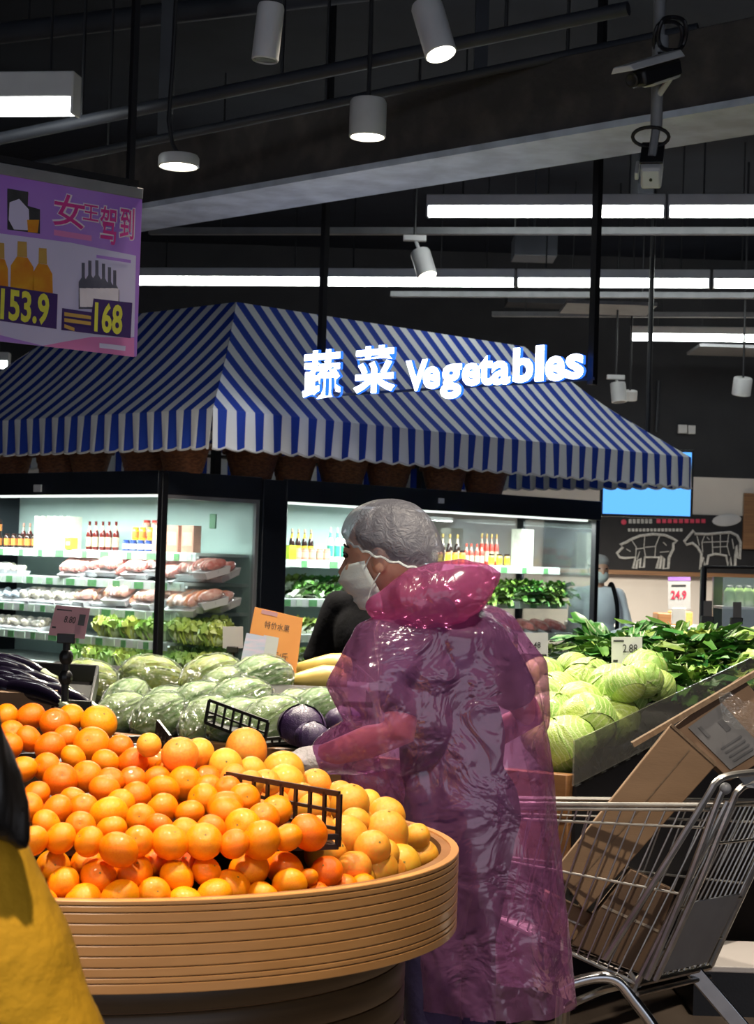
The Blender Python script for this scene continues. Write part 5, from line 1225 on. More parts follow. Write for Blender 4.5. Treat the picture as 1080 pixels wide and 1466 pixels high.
# ---- left crate of eggplants
eb = at(30, 1010, 6.35)
eP = at(128, 1032, 6.2); eA = V((-.96, .28, 0)); eB = V((-.1, .98, .18)).normalized(); eN = UZ
ec = thing('produce_tray', eP, 'black plastic tray of eggplants at the left edge behind the tangerines', 'tray')
obj('bottom', MB().box(eP + eA * .4 + eB * .25, (.8, .5, .01), eA, eB, eN), K['black_plastic'], ec)
for c_, sz in ((eP + eA * .4, (.8, .012, .07)), (eP + eA * .4 + eB * .5, (.8, .012, .07)), (eP + eB * .25, (.012, .5, .07)), (eP + eA * .8 + eB * .25, (.012, .5, .07))):
    obj('wall', MB().box(c_ + UZ * .03, sz, eA, eB, UZ), K['black_plastic'], ec, bevel=.003)
bx_ = at(30, 1000, 6.2)
tag(obj('cardboard_tray', MB().hexa([bx_ + V((-.35, -.02, -.035)), bx_ + V((.1, -.02, -.035)), bx_ + V((.1, .3, .0)), bx_ + V((-.35, .3, .0))], [bx_ + V((-.35, -.02, .02)), bx_ + V((.11, -.02, .02)), bx_ + V((.11, .3, .045)), bx_ + V((-.35, .3, .045))]), K['card'], None, origin=bx_), 'brown cardboard tray under the eggplants at the left edge', 'tray')
def egg(seed):
    prof = [(.004, -.14), (.02, -.137), (.03, -.12), (.034, -.06), (.031, .02), (.024, .09), (.016, .13), (.012, .14)]
    rings = [[V((z, r * math.cos(2 * PI * k / 16), r * math.sin(2 * PI * k / 16) - .10 * (z / .14) ** 2 * .25)) for k in range(16)] for r, z in prof]
    return MB().loft(rings)
eg = obj('eggplant', egg(0), K['eggplant'], None, ang=None); tag(eg, 'x', 'eggplant', 'eggplants at the left edge')
obj('stem_cap', MB().tube([V((.125, 0, -.02)), V((.15, 0, -.028)), V((.18, 0, -.03))], [.017, .012, .006], 8), K['stalk'], eg)
k_ = 0
for i, (x, y, Y) in enumerate(((8, 985, 6.25), (30, 984, 6.25), (52, 985, 6.3), (74, 992, 6.3), (0, 972, 6.4), (22, 970, 6.4), (44, 973, 6.4), (66, 984, 6.4), (4, 958, 6.5), (26, 962, 6.5), (0, 948, 6.6), (50, 990, 6.2), (14, 950, 6.55), (40, 968, 6.5))):
    p = at(x, y, Y); rot = (random.uniform(-1, 1), .1 + random.uniform(-.1, .2), -.35 + random.uniform(-.25, .25))
    if i == 0: eg.location = p; eg.rotation_euler = rot; eg['label'] = 'dark purple eggplant heaped at the left edge'
    else: dup(eg, p, rot, random.uniform(1, 1.15), 'dark purple eggplant heaped at the left edge')
# ---- black crates with purple cabbage and squash
kp = at(378, 1066, 6.02); kd = (at(495, 1022, 6.35) - kp); kd.z = 0; kl = kd.length; kd.normalize(); kb = V((-kd.y, kd.x, 0)); kbs = (kb + UZ * .2).normalized(); kn = kd.cross(kbs)
if kn.z < 0: kn = -kn
crate(kp + UZ * 0, kl, .26, .075, K['black_plastic'], 'black lattice crate holding purple cabbages beside the gloved hand', kd, kbs, kn, .035)
for (x, y, Y, r, lab) in ((432, 1040, 6.0, .075, 'dark purple cabbage in front of the black crate, larger one'), (447, 1056, 5.9, .055, 'small purple cabbage just above the gloved hand'), (492, 1035, 6.1, .06, 'purple cabbage peeking out beside the poncho sleeve')):
    p = at(x, y, Y); 
    o = obj('purple_cabbage', cab_core(x), K['purple_cab'], None, ang=None); tag(o, lab, 'cabbage', 'purple cabbages'); o.location = p; o.scale = (r,) * 3
    for i in range(3): obj('outer_leaf', cab_leaf(i * 2.1 + x, x + i), K['purple_cab'], o, ang=None)
kp2 = at(403, 985, 6.9); 
crate(kp2, .34, .22, .085, K['black_plastic'], 'black lattice crate holding yellow squash below the orange card', V((.9, .3, -.15)).normalized(), V((-.3, .9, .2)).normalized(), V((.9, .3, -.15)).normalized().cross(V((-.3, .9, .2)).normalized()), .035)
def squash(): 
    prof = [(.008, -.10), (.038, -.095), (.055, -.065), (.056, -.02), (.046, .03), (.036, .07), (.028, .10), (.010, .115)]
    return MB().loft([[V((z, r * math.cos(2 * PI * k / 16), r * math.sin(2 * PI * k / 16) + .2 * max(0, z) ** 2)) for k in range(16)] for r, z in prof])
for i, (x, y, rz, lab) in enumerate(((458, 974, 3.3, 'yellow squash lying in front in the black crate'), (466, 958, 2.9, 'yellow squash lying on top in the black crate'))):
    o = obj('yellow_squash', squash(), K['squash'], None, ang=None); tag(o, lab, 'squash', 'yellow squash'); p = at(x, y, 6.9 + .05 * i); o.location = p; o.rotation_euler = (0, .1, rz)
    obj('stem', MB().tube([V((.108, 0, .002)), V((.13, 0, .006))], [.012, .009], 8), K['stalk'], o)
dk = at(450, 993, 6.55)
tag(obj('display_board', MB().box(dk + V((0, .05, -.01)), (.34, .3, .02), V((.95, .3, -.03)).normalized(), V((-.3, .95, .1)).normalized()), K['black_plastic'], None, origin=dk, bevel=.004), 'black display board under the squash crate', 'board')
# ---- leafy greens heap
defg('greens', bok_parts(11, K['leaf'], K['stalk'], 22, .34, 1.05, 2.2), 'leafy_greens', 'bundle of dark leafy greens heaped behind the round cabbages', 'leafy greens', 'leafy greens behind the cabbages')
defg('greens2', bok_parts(23, K['leaf'], K['stalk'], 20, .38, .95, 2.0), 'leafy_greens', 'bundle of long leafy greens heaped behind the round cabbages', 'leafy greens', 'leafy greens behind the cabbages')
defg('greens3', bok_parts(37, K['leaf_pale'], K['stalk'], 16, .32, 1.15, 2.2), 'leafy_greens', 'bundle of lighter leafy greens at the right end of the heap', 'leafy greens', 'leafy greens behind the cabbages')
for i in range(95):
    x = random.uniform(845, 1062); f = random.random(); y = 930 + 75 * f + max(0, (880 - x)) * .5
    Y = 7.15 - .75 * f + (x - 850) * .0006
    if y > 985 and x < 930: continue
    p = at(x, y + 14, Y)
    glab = ' heaped ' + ('just behind the round cabbages' if f > .66 else ('in the middle of the greens' if f > .33 else 'at the back of the greens')) + (', left part' if x < 920 else (', middle part' if x < 990 else ', right part'))
    gk = 'greens3' if (x > 1000 and f > .45) or random.random() < .12 else random.choice(('greens', 'greens2'))
    put(gk, p, random.uniform(-1.2, 1.2) + (PI if random.random() < .5 else 0), random.uniform(.42, .62), tilt=random.uniform(.0, .5), label={'greens': 'dark leafy greens', 'greens2': 'long leafy greens', 'greens3': 'light leafy greens'}[gk] + glab)
for i in range(8):
    p = at(random.uniform(1050, 1085), random.uniform(985, 1020), 6.9); put('greens', p, random.uniform(0, 6), .7, label='dark leafy greens at the right edge beyond the carton flap')
# ---- price signs
t, f = card('price_card', 876, 912, 920, 955, 6.2, K['paper'], 'white price card reading 2.88 between cabbages and greens', 'price sign')
cardtext(t, f, '2.88', .36, .48, .84, .76, K['ink']); cardpatch(t, f, .06, .84, .4, .9, K['ink'], 'small_print'); cardpatch(t, f, .05, .16, .2, .24, K['ink'], 'small_print'); holder(t, 896, 960, 985, 6.25, .008, False, .03)
t, f = card('price_card', 742, 906, 785, 942, 6.6, K['paper'], 'grey white price card just right of the poncho shoulder', 'price sign')
cardtext(t, f, '2.48', .35, .40, .75, .64, K['ink']); holder(t, 764, 946, 985, 6.6, .01, False, .045)
a_, b_ = at(74, 867, 5.9), at(128, 873, 5.9)
t = thing('price_card', at(95, 1000, 5.9), 'pink price card reading 8.80 on a black jointed stem', 'price sign')
TL, TR, BR_, BL = at(80, 866, 5.9), at(129, 871, 5.9), at(121, 915, 5.87), at(69, 909, 5.87)
obj('card', MB().hexa([BL, BR_, TR, TL], [p + V((0, .004, 0)) for p in (BL, BR_, TR, TL)]), K['paper_pink'], t, smooth=False)
f = lambda fx, fy, off=.0015: BL.lerp(BR_, fx).lerp(TL.lerp(TR, fx), fy) + V((0, -off, 0))
cardtext(t, f, '8.80', .34, .46, .66, .68, K['ink']); cardpatch(t, f, .74, .42, .92, .78, K['paper_grey'], 'code_patch'); cardpatch(t, f, .06, .84, .5, .88, K['ink'], 'small_print'); cardpatch(t, f, .05, .24, .16, .30, K['ink'], 'small_print')
holder(t, 95, 914, 1005, 5.88, .012, True, .028)
t, f = card('price_card', 319, 897, 348, 928, 7.2, K['paper'], 'small blank white card on a black stem left of the orange card', 'price sign'); holder(t, 333, 930, 975, 7.2, .008, False, .022)
t = thing('orange_sign', at(390, 985, 6.95), 'large orange cardboard price sign with papers stuck on it', 'price sign')
TL, TR, BR_, BL = at(365, 869, 7.0), at(434, 885, 7.0), at(424, 966, 6.95), at(348, 955, 6.95)
obj('card', MB().hexa([BL, BR_, TR, TL], [p + V((0, .006, 0)) for p in (BL, BR_, TR, TL)]), K['paper_orange'], t, smooth=False)
f = lambda fx, fy, off=.0015: BL.lerp(BR_, fx).lerp(TL.lerp(TR, fx), fy) + V((0, -off, 0))
cardtext(t, f, '特价水果', .26, .70, .76, .82, K['ink'], .0); cardtext(t, f, '元/斤', .50, .20, .80, .34, K['ink'], .0); cardpatch(t, f, .15, .92, .48, .99, K['paper_pink'], 'tape_strip')
cardpatch(t, f, .28, .22, .58, .58, K['paper'], 'white_note', .003)
m_holo = mat('pale_blue_note', (.52, .60, .80), .25, col2=(.75, .62, .80), ns=14, aniso=(1, 1, 6))
cardpatch(t, f, -.06, .0, .34, .56, m_holo, 'shiny_note', .006)
obj('prop', MB().tube([f(.5, 0, -.01), at(392, 1000, 7.0)], .01, 8), K['black_plastic'], t)
# ================================================================== SHOPPING CART WITH CARTONS
YC = 4.98
RNB, RFB = at(912, 1408, YC), at(1016, 1384, YC + .33)
RNT, RFT = at(1042, 1153, YC), at(1128, 1147, YC + .36)
FNT, FFT = at(745, 1151, YC + .07), at(735, 1143, YC + .33)
FNB, FFB = at(712, 1316, YC + .07), at(705, 1310, YC + .30)
sc = thing('shopping_cart', V(((RNB.x + FNB.x) / 2, YC + .15, 0)), 'steel wire shopping cart loaded with cardboard cartons', 'shopping cart')
def rod(nm, pts, r, m=None, seg=8): return obj(nm, MB().tube(pts, r, seg), m or K['steel'], sc)
L3 = lambda a, b, f: a.lerp(b, f)
rod('rim', [FNT, RNT], .0065); rod('rim', [FNT + UZ * -.012, RNT + UZ * -.012], .005); rod('rim', [FFT, RFT], .0065); rod('rim', [FNT, FFT], .0065); rod('rim', [FFT - UZ * .012, RFT - UZ * .012], .005)
rod('bottom_edge', [FNB, RNB], .006); rod('bottom_edge', [FFB, RFB], .006); rod('bottom_edge', [FNB, FFB], .006)
for f in (.13, .50): rod('side_wire', [L3(FNT, FNB, f), L3(RNT, RNB, f)], .0036); rod('side_wire', [L3(FFT, FFB, f), L3(RFT, RFB, f)], .0036)
for i in range(1, 14):
    f = i / 14; rod('side_wire', [L3(FNT, RNT, f), L3(FNB, RNB, f)], .0026, seg=6); rod('side_wire', [L3(FFT, RFT, f), L3(FFB, RFB, f)], .0026, seg=6); rod('floor_wire', [L3(FNB, RNB, f), L3(FFB, RFB, f)], .0024, seg=6)
for i in range(1, 8): f = i / 8; rod('front_wire', [L3(FNT, FFT, f), L3(FNB, FFB, f)], .0026, seg=6); rod('floor_wire', [L3(FNB, FFB, f), L3(RNB, RFB, f)], .0024, seg=6)
# rear frame and swing gate
rod('rear_bar', [RNB, RFB], .010); rod('rear_bar', [RNB - UZ * .028, RFB - UZ * .028], .008); rod('rear_bar', [RNT, RFT], .006)
rod('rear_post', [RNB, RNT + UZ * .01], .009); rod('rear_post', [RFB, RFT + UZ * .01], .009)
for i in range(1, 13): f = i / 13; rod('gate_wire', [L3(RNB, RFB, f), L3(RNT, RFT, f)], .0028, seg=6)
for f in (.18, .42, .78): rod('gate_bar', [L3(RNB, RNT, f), L3(RFB, RFT, f)], .0045)
pa, pb_, pc_, pd = L3(L3(RNB, RNT, .05), L3(RFB, RFT, .05), .18), L3(L3(RNB, RNT, .05), L3(RFB, RFT, .05), .86), L3(L3(RNB, RNT, .46), L3(RFB, RFT, .46), .86), L3(L3(RNB, RNT, .46), L3(RFB, RFT, .46), .18)
gn = (pb_ - pa).cross(pd - pa).normalized() * .008
obj('seat_flap', MB().hexa([pa + gn, pb_ + gn, pc_ + gn, pd + gn], [pa + gn * 1.6, pb_ + gn * 1.6, pc_ + gn * 1.6, pd + gn * 1.6]), K['grey_metal'], sc, bevel=.002)
def arc(pts, n=6):
    out = []; P = [V(p) for p in pts]
    for i in range(len(P) - 1):
        p0_ = P[max(i - 1, 0)]; p1_, p2_ = P[i], P[i + 1]; p3_ = P[min(i + 2, len(P) - 1)]
        for k in range(n):
            t = k / n; out.append(.5 * ((2 * p1_) + (p2_ - p0_) * t + (2 * p0_ - 5 * p1_ + 4 * p2_ - p3_) * t * t + (3 * p1_ - p0_ - 3 * p2_ + p3_) * t ** 3))
    return out + [P[-1]]
rod('handle_strut', arc([at(866, 1374, YC - .03), at(945, 1250, YC - .03), at(1012, 1142, YC - .03), at(1026, 1120, YC - .03), at(1046, 1110, YC - .02), at(1100, 1104, YC + .02)]), .0095)
rod('handle_strut', arc([at(926, 1402, YC - .015), at(985, 1262, YC - .015), at(1028, 1148, YC - .015), at(1038, 1130, YC - .015)]), .0095)
obj('knob', MB().ell(at(1039, 1129, YC - .015), (.016, .016, .016), nu=14, nv=10), K['grey_metal'], sc)
rod('handle_strut', arc([at(938, 1404, YC + .0), at(1000, 1268, YC), at(1046, 1156, YC), at(1058, 1132, YC), at(1080, 1122, YC + .02), at(1150, 1120, YC + .04)]), .0095)
rod('handle_strut', arc([at(1018, 1382, YC + .33), at(1060, 1285, YC + .34), at(1110, 1170, YC + .36), at(1128, 1128, YC + .37), at(1150, 1115, YC + .37)]), .0095)
h0, h1 = at(1054, 1100, YC + .0), at(1120, 1092, YC + .38)
rod('push_handle', [at(1098, 1104, YC + .0), at(1150, 1108, YC + .38)], .016, K['black_plastic'], 12)
obj('handle_panel', MB().hexa([at(1057, 1112, YC), at(1110, 1108, YC + .05), at(1120, 1132, YC + .05), at(1070, 1128, YC)], [at(1057, 1112, YC + .02), at(1110, 1108, YC + .07), at(1120, 1132, YC + .07), at(1070, 1128, YC + .02)]), K['grey_metal'], sc, bevel=.002)
# chassis, legs and casters
rod('frame_leg', arc([at(800, 1418, YC), at(818, 1408, YC), at(856, 1399, YC), at(884, 1404, YC), at(908, 1432, YC), at(936, 1470, YC), at(962, 1520, YC)]), .0155, K['chrome'], 12)
rod('frame_leg', arc([at(812, 1442, YC + .3), at(830, 1432, YC + .28), at(870, 1416, YC + .25), at(915, 1408, YC + .1)]), .011, K['steel'], 10)
lg = MB(); s0 = at(992, 1388, YC + .28); s1 = at(1062, 1470, YC + .28); s2_ = at(1100, 1516, YC + .28); ax = (s1 - s0).normalized(); sdv = V((0, 1, 0)); 
obj('frame_leg', MB().box((s0 + s2_) / 2, ((s2_ - s0).length, .022, .045), ax, sdv, ax.cross(sdv)), K['chrome'], sc, bevel=.004)
rod('hanger', [at(905, 1428, YC), RNB, L3(RNB, FNB, .05) + UZ * .02], .007)
for p in (at(962, 1520, YC), at(1100, 1516, YC + .28), at(802, 1418, YC + .0), at(812, 1442, YC + .3)):
    zc = .055
    w_ = obj('caster', MB().lathe([(.01, -.014), (.05, -.014), (.055, -.006), (.055, .006), (.05, .014), (.01, .014)], 20, V((p.x, p.y, zc)), V((1, 0, 0)), V((0, 0, 1)), V((0, 1, 0))), K['black_plastic'], sc)
    obj('fork', MB().tube([V((p.x, p.y + .02, zc)), V((p.x, p.y + .02, zc + .07)), V((p.x, p.y, p.z))], .01, 8), K['steel'], w_)
# cartons in the cart
def carton(name, quad, depth, m, label, extra=None, dirv=None):
    a, b, c, d = [V(p) for p in quad]; n = (b - a).cross(d - a).normalized()
    if n.y < 0: n = -n
    dv = V((.10, 1, -.12)).normalized() * depth
    t = thing(name, (a + c) / 2 + dv / 2, label, 'box')
    obj('shell', MB().hexa([a, b, c, d], [p + dv for p in (a, b, c, d)]), m, t, bevel=.003)
    return t, (lambda x, y, o=.002: a.lerp(b, x).lerp(d.lerp(c, x), y) - n * o), n
qa = [at(795, 1246, YC + .06), at(838, 1306, YC + .06), at(1027, 1094, YC + .14), at(962, 1036, YC + .14)]
t, f, n_ = carton('cardboard_carton', qa, .15, K['card'], 'long tan cardboard carton leaning out of the cart')
obj('seam', MB().add([f(.49, .0), f(.51, 0), f(.51, .96), f(.49, .96)], [(0, 1, 2, 3)]), K['card_edge'], t, smooth=False)
obj('top_flap', MB().hexa([f(0, 1, .004), f(1, 1, .004), f(1, .985, .004), f(0, .985, .004)], [f(0, 1, -.004), f(1, 1, -.004), f(1, .985, -.004), f(0, .985, -.004)]), K['card_edge'], t)
qb = [at(1046, 1118, YC + .22), at(1140, 1060, YC + .30), at(1062, 968, YC + .34), at(966, 1040, YC + .26)]
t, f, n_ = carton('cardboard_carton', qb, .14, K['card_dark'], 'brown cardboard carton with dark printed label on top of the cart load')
cardpatch(t, f, .10, .12, .60, .88, K['paper_grey'], 'printed_label', .003)
for k, (x0, x1, y0, y1) in enumerate(((.40, .47, .55, .72), (.18, .22, .62, .80), (.2, .5, .18, .21), (.2, .5, .25, .28), (.2, .5, .32, .35), (.2, .5, .39, .42))): cardpatch(t, f, x0, y0, x1, y1, K['ink'], 'print_mark', .005)
fl0, fl1 = at(906, 1066, YC + .20), at(1095, 956, YC + .36); fd = (fl1 - fl0).normalized(); fs = V((0, 1, 0)).cross(fd).normalized()
obj('raised_flap', MB().box((fl0 + fl1) / 2, ((fl1 - fl0).length, .03, .014), fd, V((0, 1, 0)), fs), K['card_edge'], t)
obj('plastic_sheet', MB().grid([[at(1028 + 9 * i + 2 * j, 985 + 4 * i + 12 * j + 3 * math.sin(i * 2 + j), YC + .26 + .006 * math.sin(i * 3 + j * 2)) for i in range(8)] for j in range(5)]), K['wrap'], t)
qc = [at(818, 1352, YC + .05), at(922, 1396, YC + .05), at(968, 1276, YC + .05), at(904, 1244, YC + .05)]
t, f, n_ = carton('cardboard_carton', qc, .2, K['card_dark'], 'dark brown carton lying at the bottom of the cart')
obj('seam', MB().add([f(.0, .5), f(1, .5), f(1, .53), f(0, .53)], [(0, 1, 2, 3)]), K['tape'], t, smooth=False)
qd = [at(770, 1330, YC + .09), at(840, 1352, YC + .09), at(850, 1310, YC + .1), at(780, 1275, YC + .1)]
t, f, n_ = carton('cardboard_carton', qd, .1, K['card'], 'small carton at the front end of the cart behind the poncho')
obj('seam', MB().add([f(.0, .5), f(1, .5), f(1, .56), f(0, .56)], [(0, 1, 2, 3)]), K['tape'], t, smooth=False)
# low platform behind the cart
lp = at(1000, 1378, 6.1)
lpt = thing('low_platform', V((lp.x + .42, 6.2, 0)), 'low cream topped black platform on the floor behind the cart', 'platform')
obj('side', MB().box((lp.x + .42, 6.2, .07), (.9, .4, .14)), K['black'], lpt); obj('deck', MB().box((lp.x + .42, 6.2, .15), (.92, .42, .02)), K['wall_light'], lpt, bevel=.004)

# ================================================================== PEOPLE
SK = mat('skin', (.62, .36, .25), .5, col2=(.57, .31, .21), ns=20, sub=.15, subc=(.02, .008, .004), bump=.05, bs=120)
M_cap = film('hair_cap_nonwoven', (.80, .80, .86), (.24, .24, .29), .55, rough=.6, crinkle=.3, cs=30, transl=.3, gmax=.08, ridged=14)
M_mask = mat('mask_fabric', (.60, .66, .64), .8, col2=(.54, .60, .58), ns=12, bump=.15, bs=60)
M_glove = mat('white_cotton_glove', (.58, .56, .54), .85, col2=(.50, .48, .46), ns=25, bump=.4, bs=130)
M_navy = mat('navy_uniform', (.022, .014, .06), .75, col2=(.016, .010, .045), ns=10, bump=.3, bs=30)
M_pon = film('purple_poncho_film', (.82, .54, .77), (.66, .26, .56), .20, rough=.11, crinkle=.9, cs=8, transl=.45, edge=.01, ridged=9)
M_hood = film('pink_hood_film', (.78, .40, .60), (.74, .22, .46), .30, rough=.14, crinkle=.9, cs=7, transl=.45, edge=.0, gmax=.35, ridged=10)
M_hair = mat('black_hair', (.008, .007, .007), .4, col2=(.016, .013, .012), ns=30, aniso=(1, 1, .1), bump=.3, bs=90)
M_blk = mat('black_knit', (.003, .003, .004), .9, spec=.1, col2=(.005, .005, .007), ns=12, bump=.2, bs=60)
M_shoe = mat('black_shoe', (.02, .02, .02), .4, col2=(.03, .03, .03), ns=20)
M_dark = mat('dark_eye', (.02, .012, .01), .25, col2=(.03, .02, .015), ns=30)
WY0 = 4.55
def W(px, py, dy=0.): return at(px, py, WY0 + dy)
wo = thing('person', V((W(660, 1400).x, WY0 + .03, 0)), 'worker in purple plastic poncho, white hair cap and mask reaching for fruit', 'person')
FH = V((-.92, .36, -.10)).normalized(); NH = V((-.36, -.92, 0)).normalized(); UH = NH.cross(FH).normalized()
if UH.z < 0: UH = -UH
HC = W(552, 793)
def hd(a, b, c): return HC + FH * a + NH * b + UH * c
bod = MB()
bod.ell(HC, (.098, .074, .112), FH, NH, UH, 24, 16)
bod.ell(hd(.038, 0, -.055), (.062, .056, .065), FH, NH, UH)
bod.ell(hd(.066, 0, -.092), (.025, .028, .022), FH, NH, UH)
bod.capsule([hd(.094, 0, .0), hd(.112, 0, -.038)], [.010, .014])
bod.ell(hd(.083, .024, .016), (.016, .026, .010), FH, NH, UH); bod.ell(hd(.083, -.024, .016), (.016, .026, .010), FH, NH, UH)
bod.ell(hd(.070, .036, -.035), (.022, .022, .025), FH, NH, UH)
for s in (1, -1):
    bod.ell(hd(-.012, s * .077, -.018), (.020, .011, .034), FH, (NH * s + FH * -.4).normalized(), UH, 14, 10)
bod.capsule([hd(-.03, 0, -.06), W(598, 880, .0), W(618, 905, .01)], [.052, .05, .06])
# torso, arms, legs of the figure itself
bod.ell(W(632, 962, .02), (.155, .105, .19), V((-.6, -.8, 0)), V((-.8, .6, 0)), UZ); bod.ell(W(648, 1070, .03), (.13, .10, .17), V((-.6, -.8, 0)), V((-.8, .6, 0)), UZ); bod.ell(W(662, 1160, .03), (.15, .115, .13), V((-.6, -.8, 0)), V((-.8, .6, 0)), UZ)
LS_, LE_, LW_ = W(582, 918, -.085), W(572, 1048, -.12), W(452, 1086, -.02)
RS_, RE_, RW_ = W(694, 918, .11), W(758, 1025, .20), W(640, 1085, .34)
bod.capsule([LS_, L3(LS_, LE_, .5), LE_, L3(LE_, LW_, .35), LW_], [.050, .046, .041, .040, .026])
bod.capsule([RS_, L3(RS_, RE_, .5), RE_, L3(RE_, RW_, .4), RW_], [.050, .045, .040, .037, .026])
bod.ell(RW_ + V((-.05, .02, -.01)), (.05, .04, .022), nu=14, nv=10)
LH = W(640, 1180, -.04); RH = W(690, 1180, .10)
for H_, kx in ((LH, -.02), (RH, .03)):
    kn_ = V((H_.x - .03, H_.y + .02, .46)); an = V((H_.x + .0, H_.y + .0, .09))
    bod.capsule([H_, kn_, an], [.075, .052, .036]); bod.capsule([an + V((0, 0, -.04)), an + V((-.09, .07, -.055))], [.038, .03])
# hand core inside the glove
HD = V((-.95, .25, -.18)).normalized(); HL = V((.25, .95, 0)).normalized(); HU = HL.cross(HD).normalized()
if HU.z < 0: HU = -HU
def hand(b, wr, sgn, k=1.0, grow=0.0):
    pal = wr + HD * .055
    b.ell(pal, (.048 * k + grow, .040 * k + grow, .019 * k + grow), HD, HL, HU, 18, 12)
    b.capsule([wr - HD * .02, wr + HD * .03], [.026 + grow, .027 + grow])
    for i, (off, l) in enumerate(((-.030, .066), (-.010, .075), (.011, .072), (.030, .056))):
        k0 = pal + HD * .036 + HL * off; k1 = k0 + HD * l * .42 - HU * .010; k2 = k1 + HD * l * .26 - HU * l * .30; k3 = k2 + HD * l * .04 - HU * l * .34
        b.capsule([k0, k1, k2, k3], [.0105 + grow, .0098 + grow, .0090 + grow, .0078 + grow], 10)
    t0 = pal - HD * .02 - HL * .034; t1 = t0 + HD * .030 - HL * .024 - HU * .012; t2 = t1 + HD * .030 - HL * .004 - HU * .018
    b.capsule([t0, t1, t2], [.014 + grow, .0115 + grow, .0095 + grow], 10)
    return b
hand(bod, LW_, 1)
body = obj('body', remesh(bod, .006, 4, .5), SK, wo)
gl = MB(); hand(gl, LW_, 1, 1.0, .0045); gl.capsule([LW_ - HD * .045, LW_, LW_ + HD * .03], [.034, .033, .032])
obj('glove', remesh(gl, .0042, 3, .5, lambda p, n: p + n * (.0012 * NZ.noise(p * 90))), M_glove, wo)
# face details
for s in (1, -1):
    e = obj('eye', MB().ell(hd(.088, s * .036, .002), (.008, .014, .0065), FH, (NH * s + FH * -.35).normalized(), UH, 12, 8), M_dark, wo)
    obj('eyebrow', MB().capsule([hd(.095, s * .014, .022), hd(.090, s * .034, .028), hd(.072, s * .056, .020)], [.003, .0038, .0022], 8), M_hair, wo)
    obj('eyelid', MB().tube([hd(.094, s * .022, .004), hd(.0945, s * .036, .010), hd(.082, s * .050, .003)], .0022, 6), M_hair, wo)
hr = MB().ell(hd(-.020, 0, .030), (.102, .081, .090), FH, NH, UH, 24, 16)
obj('hair', hr, M_hair, wo)
# mask
rows = []
for j in range(17):
    f_ = j / 16; c = .0 - .024 - .104 * f_
    A_ = .104 + .020 * math.sin(PI * min(1, f_ * 1.5)) - .030 * f_ ** 2.2 + .0022 * (1 if j in (5, 6, 9, 10, 13) else -1)
    r_ = []
    for i in range(25):
        az = (i - 12) / 12 * (1.28 + .52 * f_)
        side = 1 - .10 * (f_ if f_ > .6 else 0)
        r_.append(hd(-.004 + (A_ + .004) * (math.cos(az) if math.cos(az) > 0 else math.cos(az) * .35), (.080 - .010 * f_) * math.sin(az) * side, c + .012 * (1 - math.cos(az)) * (1 - 2 * f_)))
    rows.append(r_)
mk = obj('face_mask', MB().grid(rows), M_mask, wo, ang=None)
so = mk.modifiers.new('thick', 'SOLIDIFY'); so.thickness = .003; so.offset = 1
for s in (1, -1):
    for c0, c1_ in ((-.034, .008), (-.118, -.048)):
        obj('ear_loop', MB().tube(arc([hd(.026, s * .076, c0), hd(.008, s * .083, (c0 + c1_) / 2 + .004), hd(-.016, s * .087, c1_)]), .0017, 6), M_mask, wo)
# hair cap: puffed, gathered at the elastic
rows = []; nth = 72
for j in range(23):
    f_ = j / 22; r_ = []
    for i in range(nth):
        th = 2 * PI * i / nth
        fw = math.cos(th)                                   # 1 = forehead, -1 = nape
        low = .040 - .096 * (1 - fw) / 2 - .016 * math.sin(th) ** 2 * 0   # edge height
        ph_ = f_ * PI * .5
        k = math.sin(ph_) ** .82
        plt = 1 + (.018 * math.sin(i * 2.6 + 2 * math.sin(i)) + .03 * NZ.noise(V((math.cos(th) * 3, math.sin(th) * 3, f_ * 1.2)))) * f_ ** 1.5
        ed = 1 - .13 * max(0, (f_ - .86) / .14) ** 1.3
        top = .131 + .004 * NZ.noise(V((th, f_ * 4, 3)))
        z = low + (top - low) * math.cos(ph_) ** .9 if f_ < 1 else low
        rad_f = (.118 if fw > 0 else .138); rad_l = .105
        r_.append(hd(-.012 + rad_f * fw * k * plt * ed, rad_l * math.sin(th) * k * plt * ed, z + .003 * math.sin(i * 1.7) * f_))
    rows.append(r_)
cb = MB().loft(rows, False, False)
obj('hair_cap', cb, M_cap, wo, ang=None)
obj('cap_elastic', MB().tube([p for p in rows[-1]], .0035, 6, closed=True), M_mask, wo)
# uniform under the poncho
TL_, TF = V((-.6, -.8, 0)), V((-.8, .6, 0))
un = MB()
un.ell(W(632, 960, .02), (.175, .122, .205), TL_, TF, UZ, 28, 18); un.ell(W(648, 1068, .03), (.150, .118, .19), TL_, TF, UZ, 28, 18); un.ell(W(662, 1165, .03), (.17, .13, .15), TL_, TF, UZ, 28, 18)
un.capsule([L3(LS_, RS_, .12), L3(LS_, RS_, .5) + UZ * .03, L3(LS_, RS_, .88)], [.06, .062, .06])
un.capsule([LS_, L3(LS_, LE_, .62)], [.062, .060]); un.capsule([RS_, L3(RS_, RE_, .62)], [.062, .060])
for H_ in (LH, RH):
    kn_ = V((H_.x - .03, H_.y + .02, .46)); an = V((H_.x, H_.y, .12)); un.capsule([H_, kn_, an], [.09, .075, .062])
obj('uniform', remesh(un, .012, 5, .5, lambda p, n: p + n * .004 * NZ.noise(p * 14)), M_navy, wo)
for H_ in (LH, RH):
    an = V((H_.x, H_.y, .04)); obj('shoe', MB().ell(an + V((-.04, .03, 0)), (.125, .045, .04), V((-.8, .6, 0)), V((-.6, -.8, 0)), UZ, 20, 12), M_shoe, wo)
